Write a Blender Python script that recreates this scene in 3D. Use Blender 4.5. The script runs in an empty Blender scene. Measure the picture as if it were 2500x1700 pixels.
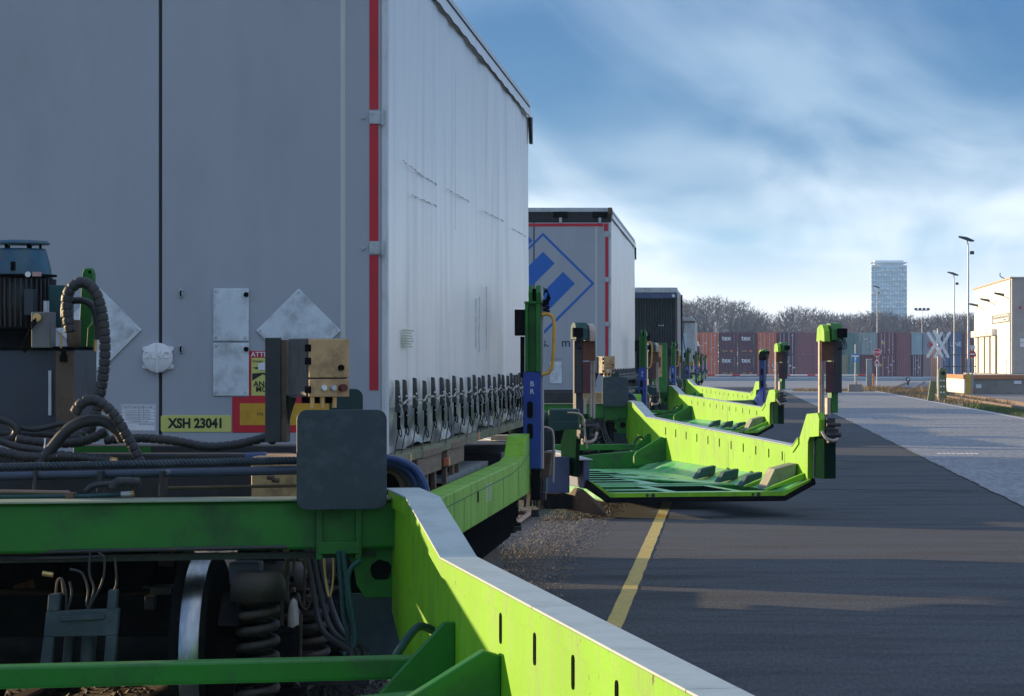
import bpy, math, random
from mathutils import Vector, Matrix
R = math.radians
rnd = random.Random(7)
scene = bpy.context.scene
COL = scene.collection

# ------------------------------------------------------------------ camera
CH = 1.85                      # camera height (m)
F = 7577.0                     # focal length in photo pixels (photo 2500 wide)
VX, VY = 1775.0, 888.0         # vanishing point of the track in photo pixels
cam = bpy.data.cameras.new("camera")
cam.sensor_width = 36.0
cam.lens = 36.0 * F / 2500.0
cam.shift_x = -(VX - 1250.0) / 2500.0
cam.shift_y = (VY - 850.0) / 2500.0
cam.clip_start = 0.5
cam.clip_end = 12000
camo = bpy.data.objects.new("camera", cam)
camo.location = (0, 0, CH)
camo.rotation_euler = (R(90), 0, 0)
COL.objects.link(camo)
scene.camera = camo

# ------------------------------------------------------------------ light
SUN_EL = 7.5
SUN_AZ = 28.0                  # degrees ahead of due left (-X towards +Y)
sd = Vector((-math.cos(R(SUN_EL)) * math.cos(R(SUN_AZ)), math.cos(R(SUN_EL)) * math.sin(R(SUN_AZ)), math.sin(R(SUN_EL))))
sun = bpy.data.lights.new("sun", 'SUN')
sun.energy = 4.3
sun.angle = R(0.55)
sun.color = (1.0, 0.74, 0.42)
suno = bpy.data.objects.new("sun", sun)
suno.rotation_euler = (-sd).to_track_quat('-Z', 'Y').to_euler()
suno.location = (-60, 40, 40)
COL.objects.link(suno)

world = bpy.data.worlds.new("World")
scene.world = world
world.use_nodes = True
wn, wl = world.node_tree.nodes, world.node_tree.links
wn.clear()


def N(tree, typ, **kw):
    n = tree.nodes.new(typ)
    for k, v in kw.items():
        if k.startswith('i_'):
            key = k[2:]
            n.inputs[int(key) if key.isdigit() else key].default_value = v
        else:
            setattr(n, k, v)
    return n


def ramp(tree, fac, stops, interp='LINEAR'):
    n = tree.nodes.new('ShaderNodeValToRGB')
    n.color_ramp.interpolation = interp
    e = n.color_ramp.elements
    while len(e) < len(stops):
        e.new(0.5)
    for el, (p, c) in zip(e, stops):
        el.position = p
        el.color = (c[0], c[1], c[2], 1) if not isinstance(c, (int, float)) else (c, c, c, 1)
    if fac is not None:
        tree.links.new(fac, n.inputs[0])
    return n.outputs[0]


def mixc(tree, fac, a, b, mode='MIX'):
    n = tree.nodes.new('ShaderNodeMix')
    n.data_type = 'RGBA'
    n.blend_type = mode
    for sock, v in ((n.inputs[0], fac), (n.inputs[6], a), (n.inputs[7], b)):
        if isinstance(v, bpy.types.NodeSocket):
            tree.links.new(v, sock)
        elif isinstance(v, (int, float)):
            sock.default_value = v
        else:
            sock.default_value = (v[0], v[1], v[2], 1)
    return n.outputs[2]


def math_(tree, op, a, b=None):
    n = tree.nodes.new('ShaderNodeMath')
    n.operation = op
    for i, v in enumerate((a, b)):
        if v is None:
            continue
        if isinstance(v, bpy.types.NodeSocket):
            tree.links.new(v, n.inputs[i])
        else:
            n.inputs[i].default_value = v
    return n.outputs[0]


CLOUD_AZ, CLOUD_SEED, CS1, CS2 = 0.035, 16.0, 1.5, 0.85


def build_world():
    t = world.node_tree
    tc = N(t, 'ShaderNodeTexCoord')
    sep = N(t, 'ShaderNodeSeparateXYZ')
    wl.new(tc.outputs['Generated'], sep.inputs[0])
    sky = N(t, 'ShaderNodeTexSky')
    sky.sky_type = 'NISHITA'
    sky.sun_disc = False
    sky.sun_elevation = R(SUN_EL)
    sky.sun_rotation = math.atan2(sd.x, sd.y)
    sky.air_density = 1.2
    sky.dust_density = 0.6
    sky.ozone_density = 2.0
    skyc = N(t, 'ShaderNodeVectorMath', operation='SCALE')
    wl.new(sky.outputs[0], skyc.inputs[0])
    skyc.inputs['Scale'].default_value = 0.12
    # clear-air gradient: milky at the horizon, blue above
    zpos = math_(t, 'MAXIMUM', sep.outputs[2], 0.0)
    zr = math_(t, 'POWER', zpos, 0.5)
    grad = ramp(t, zr, [(0.0, (0.80, 0.81, 0.82)), (0.14, (0.66, 0.71, 0.77)), (0.20, (0.21, 0.37, 0.53)),
                        (0.24, (0.045, 0.165, 0.335)), (0.33, (0.018, 0.10, 0.26)), (1.0, (0.03, 0.12, 0.33))])
    base = mixc(t, 0.10, grad, skyc.outputs[0])
    # cirrus on a high flat layer: streaks run ahead and fan out from the horizon
    zc = math_(t, 'MAXIMUM', sep.outputs[2], 0.004)
    zc = math_(t, 'ADD', zc, 0.055)
    px = math_(t, 'DIVIDE', math_(t, 'SUBTRACT', sep.outputs[0], math_(t, 'MULTIPLY', sep.outputs[1], CLOUD_AZ)), zc)
    py = math_(t, 'DIVIDE', sep.outputs[1], zc)
    cv = N(t, 'ShaderNodeCombineXYZ')
    wl.new(px, cv.inputs[0])
    wl.new(math_(t, 'MULTIPLY', py, 0.16), cv.inputs[1])
    cv.inputs[2].default_value = CLOUD_SEED
    n1 = N(t, 'ShaderNodeTexNoise', i_Scale=CS1, i_Detail=5.0, i_Roughness=0.50, i_Distortion=0.55)
    wl.new(cv.outputs[0], n1.inputs['Vector'])
    cl1 = ramp(t, n1.outputs[0], [(0.42, 0.0), (0.70, 1.0)], 'EASE')
    cv2 = N(t, 'ShaderNodeCombineXYZ')
    wl.new(px, cv2.inputs[0])
    wl.new(math_(t, 'MULTIPLY', py, 0.35), cv2.inputs[1])
    cv2.inputs[2].default_value = CLOUD_SEED + 3.7
    n2 = N(t, 'ShaderNodeTexNoise', i_Scale=CS2, i_Detail=3.0, i_Roughness=0.5)
    wl.new(cv2.outputs[0], n2.inputs['Vector'])
    cl2 = ramp(t, n2.outputs[0], [(0.44, 0.0), (0.68, 1.0)], 'EASE')
    cl = math_(t, 'ADD', math_(t, 'MULTIPLY', cl1, 0.50), math_(t, 'MULTIPLY', cl2, 0.42))
    thick = ramp(t, zr, [(0.0, 1.0), (0.2, 1.0), (0.30, 0.80), (0.45, 1.0), (1.0, 1.0)])  # cloud above the frame thickened to add light to the scene
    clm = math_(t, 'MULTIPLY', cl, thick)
    ccol = ramp(t, zr, [(0.0, (0.80, 0.81, 0.82)), (0.19, (0.70, 0.735, 0.77)), (0.30, (0.43, 0.54, 0.64)), (0.5, (0.60, 0.66, 0.72)), (1.0, (0.68, 0.72, 0.76))])  # brighter again above the frame, also for the extra light
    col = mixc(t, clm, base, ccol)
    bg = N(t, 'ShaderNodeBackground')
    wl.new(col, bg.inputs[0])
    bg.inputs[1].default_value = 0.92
    out = N(t, 'ShaderNodeOutputWorld')
    wl.new(bg.outputs[0], out.inputs[0])


build_world()
vs = scene.view_settings
scene.display_settings.display_device = 'sRGB'
vs.view_transform = 'Standard'
vs.look = 'None'
vs.exposure = 1.0
vs.gamma = 1.0
vs.use_curve_mapping = False
cy = scene.cycles
cy.use_denoising = True
cy.max_bounces = 6
cy.diffuse_bounces = 3
cy.glossy_bounces = 3
cy.transmission_bounces = 3
cy.volume_bounces = 1
cy.sample_clamp_indirect = 4.0
cy.caustics_reflective = False
cy.caustics_refractive = False


# ------------------------------------------------------------------ materials
MATS = {}


def mat(name, col, rough=0.55, metal=0.0, var=0.15, vscale=3.0, dirt=None, damt=0.0, dscale=2.0, stretch=(1, 1, 1),
        bump=0.0, bscale=60.0, emit=None, coat=0.0, speck=0.0, sscale=150.0, spec=0.5, dlo=0.48, dhi=0.7, chips=0.0, sstretch=None):
    if name in MATS:
        return MATS[name]
    m = bpy.data.materials.new(name)
    m.use_nodes = True
    t = m.node_tree
    b = t.nodes['Principled BSDF']
    tc = N(t, 'ShaderNodeTexCoord')
    mp = N(t, 'ShaderNodeMapping')
    mp.inputs['Scale'].default_value = stretch
    t.links.new(tc.outputs['Object'], mp.inputs[0])
    n = N(t, 'ShaderNodeTexNoise', i_Scale=vscale, i_Detail=5.0, i_Roughness=0.6)
    t.links.new(mp.outputs[0], n.inputs['Vector'])
    f = ramp(t, n.outputs[0], [(0.25, 1 - var), (0.75, 1 + var)])
    c = mixc(t, 1.0, col, f, 'MULTIPLY')
    if damt > 0:
        n2 = N(t, 'ShaderNodeTexNoise', i_Scale=dscale, i_Detail=8.0, i_Roughness=0.68)
        mp2 = N(t, 'ShaderNodeMapping')
        mp2.inputs['Scale'].default_value = stretch
        mp2.inputs['Location'].default_value = (3.1, 7.7, 1.3)
        t.links.new(tc.outputs['Object'], mp2.inputs[0])
        t.links.new(mp2.outputs[0], n2.inputs['Vector'])
        d = math_(t, 'MULTIPLY', ramp(t, n2.outputs[0], [(dlo, 0.0), (dhi, 1.0)]), damt)
        c = mixc(t, d, c, dirt)
        rr = N(t, 'ShaderNodeMapRange', i_3=rough, i_4=min(1.0, rough + 0.3))
        t.links.new(d, rr.inputs[0])
        t.links.new(rr.outputs[0], b.inputs['Roughness'])
    else:
        b.inputs['Roughness'].default_value = rough
    if chips > 0:
        nc = N(t, 'ShaderNodeTexNoise', i_Scale=9.0, i_Detail=9.0, i_Roughness=0.72)
        t.links.new(tc.outputs['Object'], nc.inputs['Vector'])
        dc = math_(t, 'MULTIPLY', ramp(t, nc.outputs[0], [(0.645, 0.0), (0.665, 1.0)]), chips)
        c = mixc(t, dc, c, (0.055, 0.035, 0.022))
    if speck > 0:
        n3 = N(t, 'ShaderNodeTexNoise', i_Scale=sscale, i_Detail=3.0, i_Roughness=0.7)
        mp3 = N(t, 'ShaderNodeMapping')
        mp3.inputs['Scale'].default_value = sstretch or (1, 1, 1)
        t.links.new(tc.outputs['Object'], mp3.inputs[0])
        t.links.new(mp3.outputs[0], n3.inputs['Vector'])
        f3 = ramp(t, n3.outputs[0], [(0.3, 1 - speck), (0.7, 1 + speck)])
        c = mixc(t, 1.0, c, f3, 'MULTIPLY')
    t.links.new(c, b.inputs['Base Color'])
    b.inputs['Metallic'].default_value = metal
    b.inputs['Specular IOR Level'].default_value = spec
    if spec == 0:
        b.inputs['IOR'].default_value = 1.0
    b.inputs['Coat Weight'].default_value = coat
    b.inputs['Coat Roughness'].default_value = 0.15
    if bump > 0:
        n4 = N(t, 'ShaderNodeTexNoise', i_Scale=bscale, i_Detail=4.0, i_Roughness=0.6)
        t.links.new(tc.outputs['Object'], n4.inputs['Vector'])
        bp = N(t, 'ShaderNodeBump', i_Strength=bump, i_Distance=0.02)
        t.links.new(n4.outputs[0], bp.inputs['Height'])
        t.links.new(bp.outputs[0], b.inputs['Normal'])
    if emit:
        b.inputs['Emission Color'].default_value = (*emit[:3], 1)
        b.inputs['Emission Strength'].default_value = emit[3]
    MATS[name] = m
    return m


GRIME = (0.035, 0.032, 0.028)
lime = mat('lime_paint', (0.225, 0.52, 0.014), 0.42, var=0.12, vscale=1.6, dirt=(0.11, 0.20, 0.03), damt=0.65, dscale=5.0, stretch=(1, 1, 0.3), chips=0.85, bump=0.05, bscale=25, speck=0.06, sscale=90, spec=0.3)
deckgreen = mat('deck_green_paint', (0.08, 0.52, 0.13), 0.26, var=0.25, vscale=2.0, dirt=(0.36, 0.46, 0.41), damt=0.7, dscale=2.2, bump=0.12, bscale=40, dlo=0.40, dhi=0.62)  # pale mottling puts the sky's sheen into the deck colour
green = mat('shaded_green_paint', (0.008, 0.150, 0.009), 0.45, var=0.18, vscale=2.5, dirt=(0.02, 0.05, 0.025), damt=0.75, dscale=3.0, chips=0.6, bump=0.06, bscale=30, speck=0.08)  # lime paint with shade put into the colour; also plain green parts
capgrey = mat('cap_plate_grey', (0.42, 0.48, 0.46), 0.5, var=0.08, vscale=4, dirt=(0.25, 0.30, 0.27), damt=0.5, dscale=5, bump=0.05, bscale=50)
bluep = mat('blue_paint', (0.018, 0.06, 0.36), 0.4, var=0.12, dirt=(0.03, 0.035, 0.06), damt=0.6, dscale=4, bump=0.03)
bluegrey = mat('worn_blue_paint', (0.05, 0.075, 0.17), 0.5, var=0.2, dirt=(0.11, 0.12, 0.15), damt=0.6, dscale=4, bump=0.05)
tan = mat('beige_cabinet_paint', (0.56, 0.34, 0.16), 0.5, var=0.15, dirt=(0.14, 0.08, 0.04), damt=0.7, dscale=9, bump=0.04)
brown = mat('rust_brown_board', (0.13, 0.05, 0.024), 0.7, var=0.15, dirt=(0.06, 0.03, 0.025), damt=0.5, dscale=8, bump=0.1)
maroonb = mat('oxide_red_board', (0.10, 0.032, 0.036), 0.7, var=0.15, dirt=(0.05, 0.03, 0.03), damt=0.5, dscale=8, bump=0.1)
steel = mat('dark_steel', (0.026, 0.030, 0.037), 0.5, metal=0.2, var=0.25, dirt=(0.09, 0.06, 0.04), damt=0.55, dscale=6, bump=0.08)
black = mat('black_parts', (0.009, 0.0095, 0.011), 0.55, var=0.2, dirt=(0.03, 0.026, 0.022), damt=0.5, dscale=6, bump=0.06, spec=0.0)
dusty = mat('brake_dust_steel', (0.13, 0.083, 0.055), 0.75, var=0.25, dirt=(0.05, 0.035, 0.025), damt=0.6, dscale=9, bump=0.15)
slate = mat('slate_plate_paint', (0.023, 0.038, 0.052), 0.55, var=0.10, dirt=(0.10, 0.12, 0.14), damt=0.5, dscale=9, bump=0.04, speck=0.1)
rubber = mat('hose_rubber', (0.020, 0.021, 0.025), 0.5, var=0.2, dirt=(0.08, 0.062, 0.048), damt=0.6, dscale=8, bump=0.05)
bluehose = mat('blue_hose', (0.012, 0.045, 0.15), 0.3, var=0.1, dirt=(0.05, 0.05, 0.06), damt=0.4, dscale=9)
copper = mat('brass_fitting', (0.62, 0.40, 0.17), 0.35, metal=0.9, var=0.2)
chrome = mat('polished_tread', (0.30, 0.33, 0.36), 0.30, metal=1.0, var=0.25, vscale=14, stretch=(6, 1, 1))
galv = mat('galvanised_steel', (0.50, 0.53, 0.55), 0.42, metal=0.35, var=0.10, vscale=9, dirt=(0.22, 0.22, 0.21), damt=0.55, dscale=5, bump=0.05)
palesteel = mat('pale_worn_steel', (0.44, 0.37, 0.32), 0.5, metal=0.1, var=0.15, dirt=(0.2, 0.14, 0.1), damt=0.6, dscale=9)
motorblue = mat('motor_teal_paint', (0.018, 0.085, 0.14), 0.38, var=0.35, vscale=9, dirt=(0.10, 0.12, 0.115), damt=0.8, dscale=7)
tealp = mat('teal_dark_paint', (0.025, 0.075, 0.075), 0.5, var=0.2, dirt=(0.05, 0.05, 0.05), damt=0.5, spec=0.2)
springm = mat('spring_steel', (0.020, 0.017, 0.015), 0.6, var=0.3, dirt=(0.11, 0.065, 0.04), damt=0.5, dscale=7)
yellowp = mat('yellow_handle_paint', (0.72, 0.38, 0.04), 0.35, var=0.1, dirt=(0.2, 0.10, 0.03), damt=0.4, dscale=8)
doorgrey = mat('trailer_door_grey', (0.385, 0.41, 0.45), 0.42, var=0.05, vscale=1.2, dirt=(0.30, 0.315, 0.345), damt=0.5, dscale=1.3, stretch=(1.5, 1, 0.5), speck=0.05, sscale=200, bump=0.015, bscale=8)
aluplate = mat('aluminium_plate', (0.66, 0.73, 0.78), 0.42, metal=0.3, var=0.10, vscale=5, dirt=(0.27, 0.27, 0.26), damt=0.7, dscale=7, bump=0.05, bscale=14)
alu = mat('aluminium_profile', (0.62, 0.64, 0.66), 0.4, metal=0.3, var=0.06, dirt=(0.3, 0.3, 0.3), damt=0.3, dscale=5)
curtainw = mat('white_tarpaulin', (0.93, 0.90, 0.85), 0.30, var=0.035, vscale=0.8, dirt=(0.46, 0.46, 0.46), damt=0.35, dscale=2.2, stretch=(1, 2.2, 0.22), bump=0.05, bscale=4)
redtape = mat('red_reflective_tape', (0.55, 0.012, 0.03), 0.4, var=0.08, dirt=(0.25, 0.02, 0.03), damt=0.3)
yelboard = mat('yellow_marker_board', (0.62, 0.34, 0.02), 0.5, var=0.1, dirt=(0.3, 0.17, 0.03), damt=0.5, dscale=9)
plateyel = mat('number_plate_yellow', (0.62, 0.62, 0.16), 0.45, var=0.05)
blacktxt = mat('black_lettering', (0.012, 0.012, 0.014), 0.5, var=0.05)
whitetxt = mat('white_lettering', (0.80, 0.82, 0.84), 0.5, var=0.05)
whitepl = mat('white_plastic', (0.78, 0.79, 0.80), 0.45, var=0.06, dirt=(0.5, 0.5, 0.5), damt=0.4, dscale=12)
logoblue = mat('logo_blue', (0.012, 0.13, 0.50), 0.45, var=0.06, dirt=(0.03, 0.12, 0.32), damt=0.4, dscale=3)
darkseal = mat('door_seal_black', (0.015, 0.016, 0.018), 0.6, var=0.1)
wood = mat('mudflap_brown', (0.24, 0.15, 0.11), 0.75, var=0.2, stretch=(1, 1, 12), dirt=(0.10, 0.07, 0.05), damt=0.6, dscale=4)
asphalt = mat('asphalt', (0.038, 0.041, 0.049), 0.8, var=0.25, vscale=0.5, dirt=(0.021, 0.021, 0.025), damt=0.9, dscale=0.8, stretch=(0.5, 1.6, 1), speck=0.6, sscale=42, sstretch=(1, 0.12, 1), bump=0.6, bscale=30)
concrete = mat('concrete_paving', (0.23, 0.235, 0.25), 0.75, var=0.14, vscale=0.25, dirt=(0.15, 0.15, 0.16), damt=0.6, dscale=0.3, speck=0.35, sscale=12, sstretch=(1, 0.08, 1), bump=0.15, bscale=30)
groundm = mat('soil_ground', (0.11, 0.095, 0.08), 0.9, var=0.25, vscale=0.3, dirt=(0.06, 0.06, 0.04), damt=0.6, dscale=0.2, bump=0.3, bscale=8)
ballastm = mat('ballast_stone', (0.15, 0.125, 0.105), 0.85, var=0.4, vscale=14, speck=0.4, sscale=40, bump=1.0, bscale=22)
yelline = mat('yellow_road_paint', (0.58, 0.42, 0.10), 0.7, var=0.12, vscale=8, dirt=(0.26, 0.21, 0.09), damt=0.7, dscale=14, speck=0.2, sscale=60, bump=0.2, bscale=70)
whline = mat('white_road_paint', (0.62, 0.62, 0.62), 0.7, var=0.1, vscale=5, dirt=(0.2, 0.2, 0.2), damt=0.6, dscale=3)
railm = mat('rail_steel', (0.16, 0.11, 0.085), 0.5, metal=0.4, var=0.2)


# ------------------------------------------------------------------ mesh helpers
class MB:
    def __init__(s):
        s.v, s.f, s.sm = [], [], []

    def add(s, verts, faces, smooth=False):
        o = len(s.v)
        s.v += [tuple(p) for p in verts]
        s.f += [tuple(i + o for i in f) for f in faces]
        s.sm += [smooth] * len(faces)
        return s

    def box(s, x0, x1, y0, y1, z0, z1, M=None):
        vs_ = [Vector((x, y, z)) for z in (z0, z1) for y in (y0, y1) for x in (x0, x1)]
        if M:
            vs_ = [M @ p for p in vs_]
        return s.add(vs_, [(0, 2, 3, 1), (4, 5, 7, 6), (0, 1, 5, 4), (2, 6, 7, 3), (0, 4, 6, 2), (1, 3, 7, 5)])

    def prism(s, pts, axis, d0, d1):
        """pts: outline in the plane normal to axis; x->(y,z)  y->(x,z)  z->(x,y)"""
        def mk(a, b, d):
            return (d, a, b) if axis == 'x' else (a, d, b) if axis == 'y' else (a, b, d)
        n = len(pts)
        vs_ = [mk(a, b, d0) for a, b in pts] + [mk(a, b, d1) for a, b in pts]
        fs = [tuple(range(n)), tuple(range(2 * n - 1, n - 1, -1))]
        fs += [(i, i + n, (i + 1) % n + n, (i + 1) % n) for i in range(n)]
        return s.add(vs_, fs)

    def cyl(s, p0, p1, r, n=14, r2=None, caps=True):
        p0, p1 = Vector(p0), Vector(p1)
        d = (p1 - p0).normalized()
        a = d.orthogonal().normalized()
        b = d.cross(a)
        r2 = r if r2 is None else r2
        vs_ = []
        for p, q in ((p0, r), (p1, r2)):
            for i in range(n):
                t = 2 * math.pi * i / n
                vs_.append(p + a * math.cos(t) * q + b * math.sin(t) * q)
        s.add(vs_, [(i, (i + 1) % n, (i + 1) % n + n, i + n) for i in range(n)], True)
        if caps:
            s.add(vs_[:n], [tuple(range(n - 1, -1, -1))])
            s.add(vs_[n:], [tuple(range(n))])
        return s

    def tube(s, path, r, n=8, rings=None, closed=False):
        P = [Vector(p) for p in path]
        vs_, fs = [], []
        a = None
        m = len(P)
        for i, p in enumerate(P):
            if closed:
                d = (P[(i + 1) % m] - P[i - 1]).normalized()
            else:
                d = (P[min(i + 1, m - 1)] - P[max(i - 1, 0)]).normalized()
            a = d.orthogonal().normalized() if a is None else (a - d * a.dot(d)).normalized()
            b = d.cross(a)
            rr = r(i) if callable(r) else r
            for k in range(n):
                t = 2 * math.pi * k / n
                vs_.append(p + (a * math.cos(t) + b * math.sin(t)) * rr)
        for i in range(m if closed else m - 1):
            j = (i + 1) % m
            for k in range(n):
                fs.append((i * n + k, i * n + (k + 1) % n, j * n + (k + 1) % n, j * n + k))
        s.add(vs_, fs, True)
        if not closed:
            s.add(vs_[:n], [tuple(range(n - 1, -1, -1))])
            s.add(vs_[-n:], [tuple(range(n))])
        return s

    def lathe(s, prof, c, axis='z', n=24):
        c = Vector(c)
        vs_, fs = [], []
        for r, h in prof:
            for i in range(n):
                t = 2 * math.pi * i / n
                q = (r * math.cos(t), r * math.sin(t), h)
                if axis == 'x':
                    q = (h, r * math.cos(t), r * math.sin(t))
                elif axis == 'y':
                    q = (r * math.cos(t), h, r * math.sin(t))
                vs_.append(c + Vector(q))
        for j in range(len(prof) - 1):
            for i in range(n):
                fs.append((j * n + i, j * n + (i + 1) % n, (j + 1) * n + (i + 1) % n, (j + 1) * n + i))
        return s.add(vs_, fs, True)

    def build(s, name, m, parent=None, loc=None, bevel=0.0, flat=False):
        org = Vector((0, 0, 0))
        if parent is not None:
            org = ORG.get(parent.name, org)
        elif loc is not None:
            org = Vector(loc)
        me = bpy.data.meshes.new(name)
        me.from_pydata([tuple(Vector(p) - org) for p in s.v], [], s.f)
        if not flat:
            me.polygons.foreach_set('use_smooth', s.sm)
        me.materials.append(m)
        me.update()
        o = bpy.data.objects.new(name, me)
        COL.objects.link(o)
        ORG[o.name] = org
        if parent is not None:
            o.parent = parent
        elif loc is not None:
            o.location = loc
        if bevel > 0:
            md = o.modifiers.new('bevel', 'BEVEL')
            md.width = bevel
            md.segments = 2
            md.limit_method = 'ANGLE'
            md.angle_limit = R(50)
        return o


ORG = {}


def tag(o, label, cat, group=None, kind=None):
    if label:
        o['label'] = label
    if cat:
        o['category'] = cat
    if group:
        o['group'] = group
    if kind:
        o['kind'] = kind
    return o


def thing(name, label, cat, loc=(0, 0, 0), rotz=0.0, group=None, local=False):
    o = bpy.data.objects.new(name, None)
    o.empty_display_size = 0.3
    COL.objects.link(o)
    o.location = loc
    o.rotation_euler = (0, 0, rotz)
    ORG[o.name] = Vector((0, 0, 0)) if local else Vector(loc)
    return tag(o, label, cat, group)


def struct(o):
    o['kind'] = 'structure'
    return o


def copy_tree(o, parent=None):
    c = o.copy()
    COL.objects.link(c)
    ORG[c.name] = ORG.get(o.name, Vector((0, 0, 0)))
    if parent is not None:
        c.parent = parent
    for ch in list(o.children):
        copy_tree(ch, c)
    return c


def share(o, parent, loc):
    """another piece with the same mesh, moved by loc"""
    c = o.copy()
    COL.objects.link(c)
    c.parent = parent
    c.location = loc
    ORG[c.name] = ORG.get(o.name)
    return c


def P(x, y, Y):
    return Vector(((x - VX) * Y / F, Y, CH - (y - VY) * Y / F))


def smooth_path(pts, sub=8):
    pts = [Vector(p) for p in pts]
    out = []
    n = len(pts)
    for i in range(n - 1):
        p0, p1, p2, p3 = pts[max(i - 1, 0)], pts[i], pts[i + 1], pts[min(i + 2, n - 1)]
        for k in range(sub):
            t = k / sub
            out.append(0.5 * ((2 * p1) + (p2 - p0) * t + (2 * p0 - 5 * p1 + 4 * p2 - p3) * t * t + (3 * p1 - p0 - 3 * p2 + p3) * t ** 3))
    out.append(pts[-1])
    return out


def text(name, body, size, m, parent, loc, rot=(R(90), 0, 0), align='CENTER', depth=0.0015, sx=1.0, bold=0.0):
    cu = bpy.data.curves.new(name, 'FONT')
    cu.body = body
    cu.size = size
    cu.align_x = align
    cu.align_y = 'CENTER'
    cu.extrude = depth
    cu.offset = bold
    cu.resolution_u = 3
    tmp = bpy.data.objects.new(name, cu)
    COL.objects.link(tmp)
    dg = bpy.context.evaluated_depsgraph_get()
    me = bpy.data.meshes.new_from_object(tmp.evaluated_get(dg))
    bpy.data.objects.remove(tmp)
    org = ORG.get(parent.name, Vector((0, 0, 0))) if parent is not None else Vector((0, 0, 0))
    M = Matrix.Translation(Vector(loc) - org) @ Matrix.Rotation(rot[2], 4, 'Z') @ Matrix.Rotation(rot[0], 4, 'X') @ Matrix.Diagonal((sx, 1, 1, 1))
    me.transform(M)
    me.materials.clear()
    me.materials.append(m)
    o = bpy.data.objects.new(name, me)
    COL.objects.link(o)
    ORG[o.name] = org
    o.parent = parent
    return o


def rrect(x0, x1, z0, z1, r, n=5):
    pts = []
    for cx, cz, a0 in ((x1 - r, z1 - r, 0), (x0 + r, z1 - r, 90), (x0 + r, z0 + r, 180), (x1 - r, z0 + r, 270)):
        for i in range(n + 1):
            a = R(a0 + 90 * i / n)
            pts.append((cx + r * math.cos(a), cz + r * math.sin(a)))
    return pts

# ------------------------------------------------------------------ setting
TC = -3.19                      # track centre line X
DW = 33.8                       # length of one double wagon


def sheet(name, m, x0, x1, y0, y1, z, nx=1, ny=1):
    b = MB()
    vs_ = [(x0 + (x1 - x0) * i / nx, y0 + (y1 - y0) * j / ny, z) for j in range(ny + 1) for i in range(nx + 1)]
    fs = [(j * (nx + 1) + i, j * (nx + 1) + i + 1, (j + 1) * (nx + 1) + i + 1, (j + 1) * (nx + 1) + i) for j in range(ny) for i in range(nx)]
    b.add(vs_, fs)
    return struct(b.build(name, m))


sheet('ground', groundm, -4000, 4000, -200, 9000, -0.06)


def edge_sheet(name, m, left, right, ys, z):
    b = MB()
    vs_, fs = [], []
    for i, y in enumerate(ys):
        vs_ += [(left(y), y, z), (right(y), y, z)]
        if i:
            fs.append((2 * i - 2, 2 * i - 1, 2 * i + 1, 2 * i))
    b.add(vs_, fs)
    return struct(b.build(name, m))


def jag(y, s, a):
    return a * (math.sin(y * 1.7 + s) + 0.6 * math.sin(y * 4.3 + 2 * s) + 0.4 * math.sin(y * 9.1 + s)) / 2


ys = [-30 + 0.5 * i for i in range(720)]
edge_sheet('road', asphalt, lambda y: -1.72 + jag(y, 0.4, 0.05), lambda y: 4.2, ys, 0.0)
SEAM = lambda y: 3.88 + jag(y * 0.6, 2.0, 0.025) - 0.05 * math.sin(y / 23.0)
ys2 = [20 + 0.6 * i for i in range(420)]
edge_sheet('concrete_paving', concrete, SEAM, lambda y: 10.05, ys2, 0.008)
seamm = mat('seam_filler', (0.33, 0.33, 0.33), 0.8, var=0.3, vscale=3, dirt=(0.09, 0.09, 0.09), damt=0.9, dscale=1.6, dlo=0.4, dhi=0.55)
edge_sheet('paving_joint', seamm, lambda y: SEAM(y) - 0.016 + jag(y * 3, 1, 0.014), lambda y: SEAM(y) + 0.014 + jag(y * 3, 5, 0.014), ys2, 0.012)
sheet('far_road', concrete, -40, 30, 245, 330, 0.006)
yard = mat('yard_paving', (0.21, 0.18, 0.17), 0.8, var=0.15, vscale=0.4, dirt=(0.13, 0.11, 0.10), damt=0.5, dscale=0.4, bump=0.1)
sheet('yard_paving', yard, 12.8, 60, 95, 188, 0.0)
verge = mat('verge_gravel', (0.17, 0.145, 0.12), 0.9, var=0.4, vscale=3, dirt=(0.07, 0.08, 0.04), damt=0.8, dscale=0.8, speck=0.4, sscale=14, bump=0.6, bscale=12)
sheet('verge', verge, 10.06, 13.5, 80, 300, -0.004)
sheet('container_yard', concrete, -120, 160, 362, 520, 0.004)

# painted markings
def marking(name, m, pts, z=0.014):
    b = MB()
    vs_ = [(x, y, z) for x, y in pts]
    return b.add(vs_, [tuple(range(len(pts)))])


b = MB()
ysl = [15 + 0.4 * i for i in range(80)]
vs_, fs = [], []
for i, y in enumerate(ysl):
    xa = -0.86 + jag(y * 2.1, 1, 0.003)
    vs_ += [(xa, y, 0.004), (xa + 0.125 + jag(y * 2.6, 3, 0.004), y, 0.004)]
    if i:
        fs.append((2 * i - 2, 2 * i - 1, 2 * i + 1, 2 * i))
b.add(vs_, fs)
struct(b.build('yellow_line', yelline))
b = MB()
vs_, fs = [], []
for i in range(60):
    y = 70 + i * 2.35
    vs_ += [(9.82, y, 0.013), (9.98, y, 0.013)]
    if i:
        fs.append((2 * i - 2, 2 * i - 1, 2 * i + 1, 2 * i))
b.add(vs_, fs)
struct(b.build('white_edge_line', whline))
b = MB()
for i in range(9):
    b.box(4.32 + i * 0.095, 4.37 + i * 0.095, 63.0, 63.8, 0.009, 0.013)
for i in range(9):
    b.box(4.0 + i * 0.1, 4.05 + i * 0.1, 103.0, 104.4, 0.009, 0.013)
struct(b.build('white_dash_marking', whline))

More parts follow.
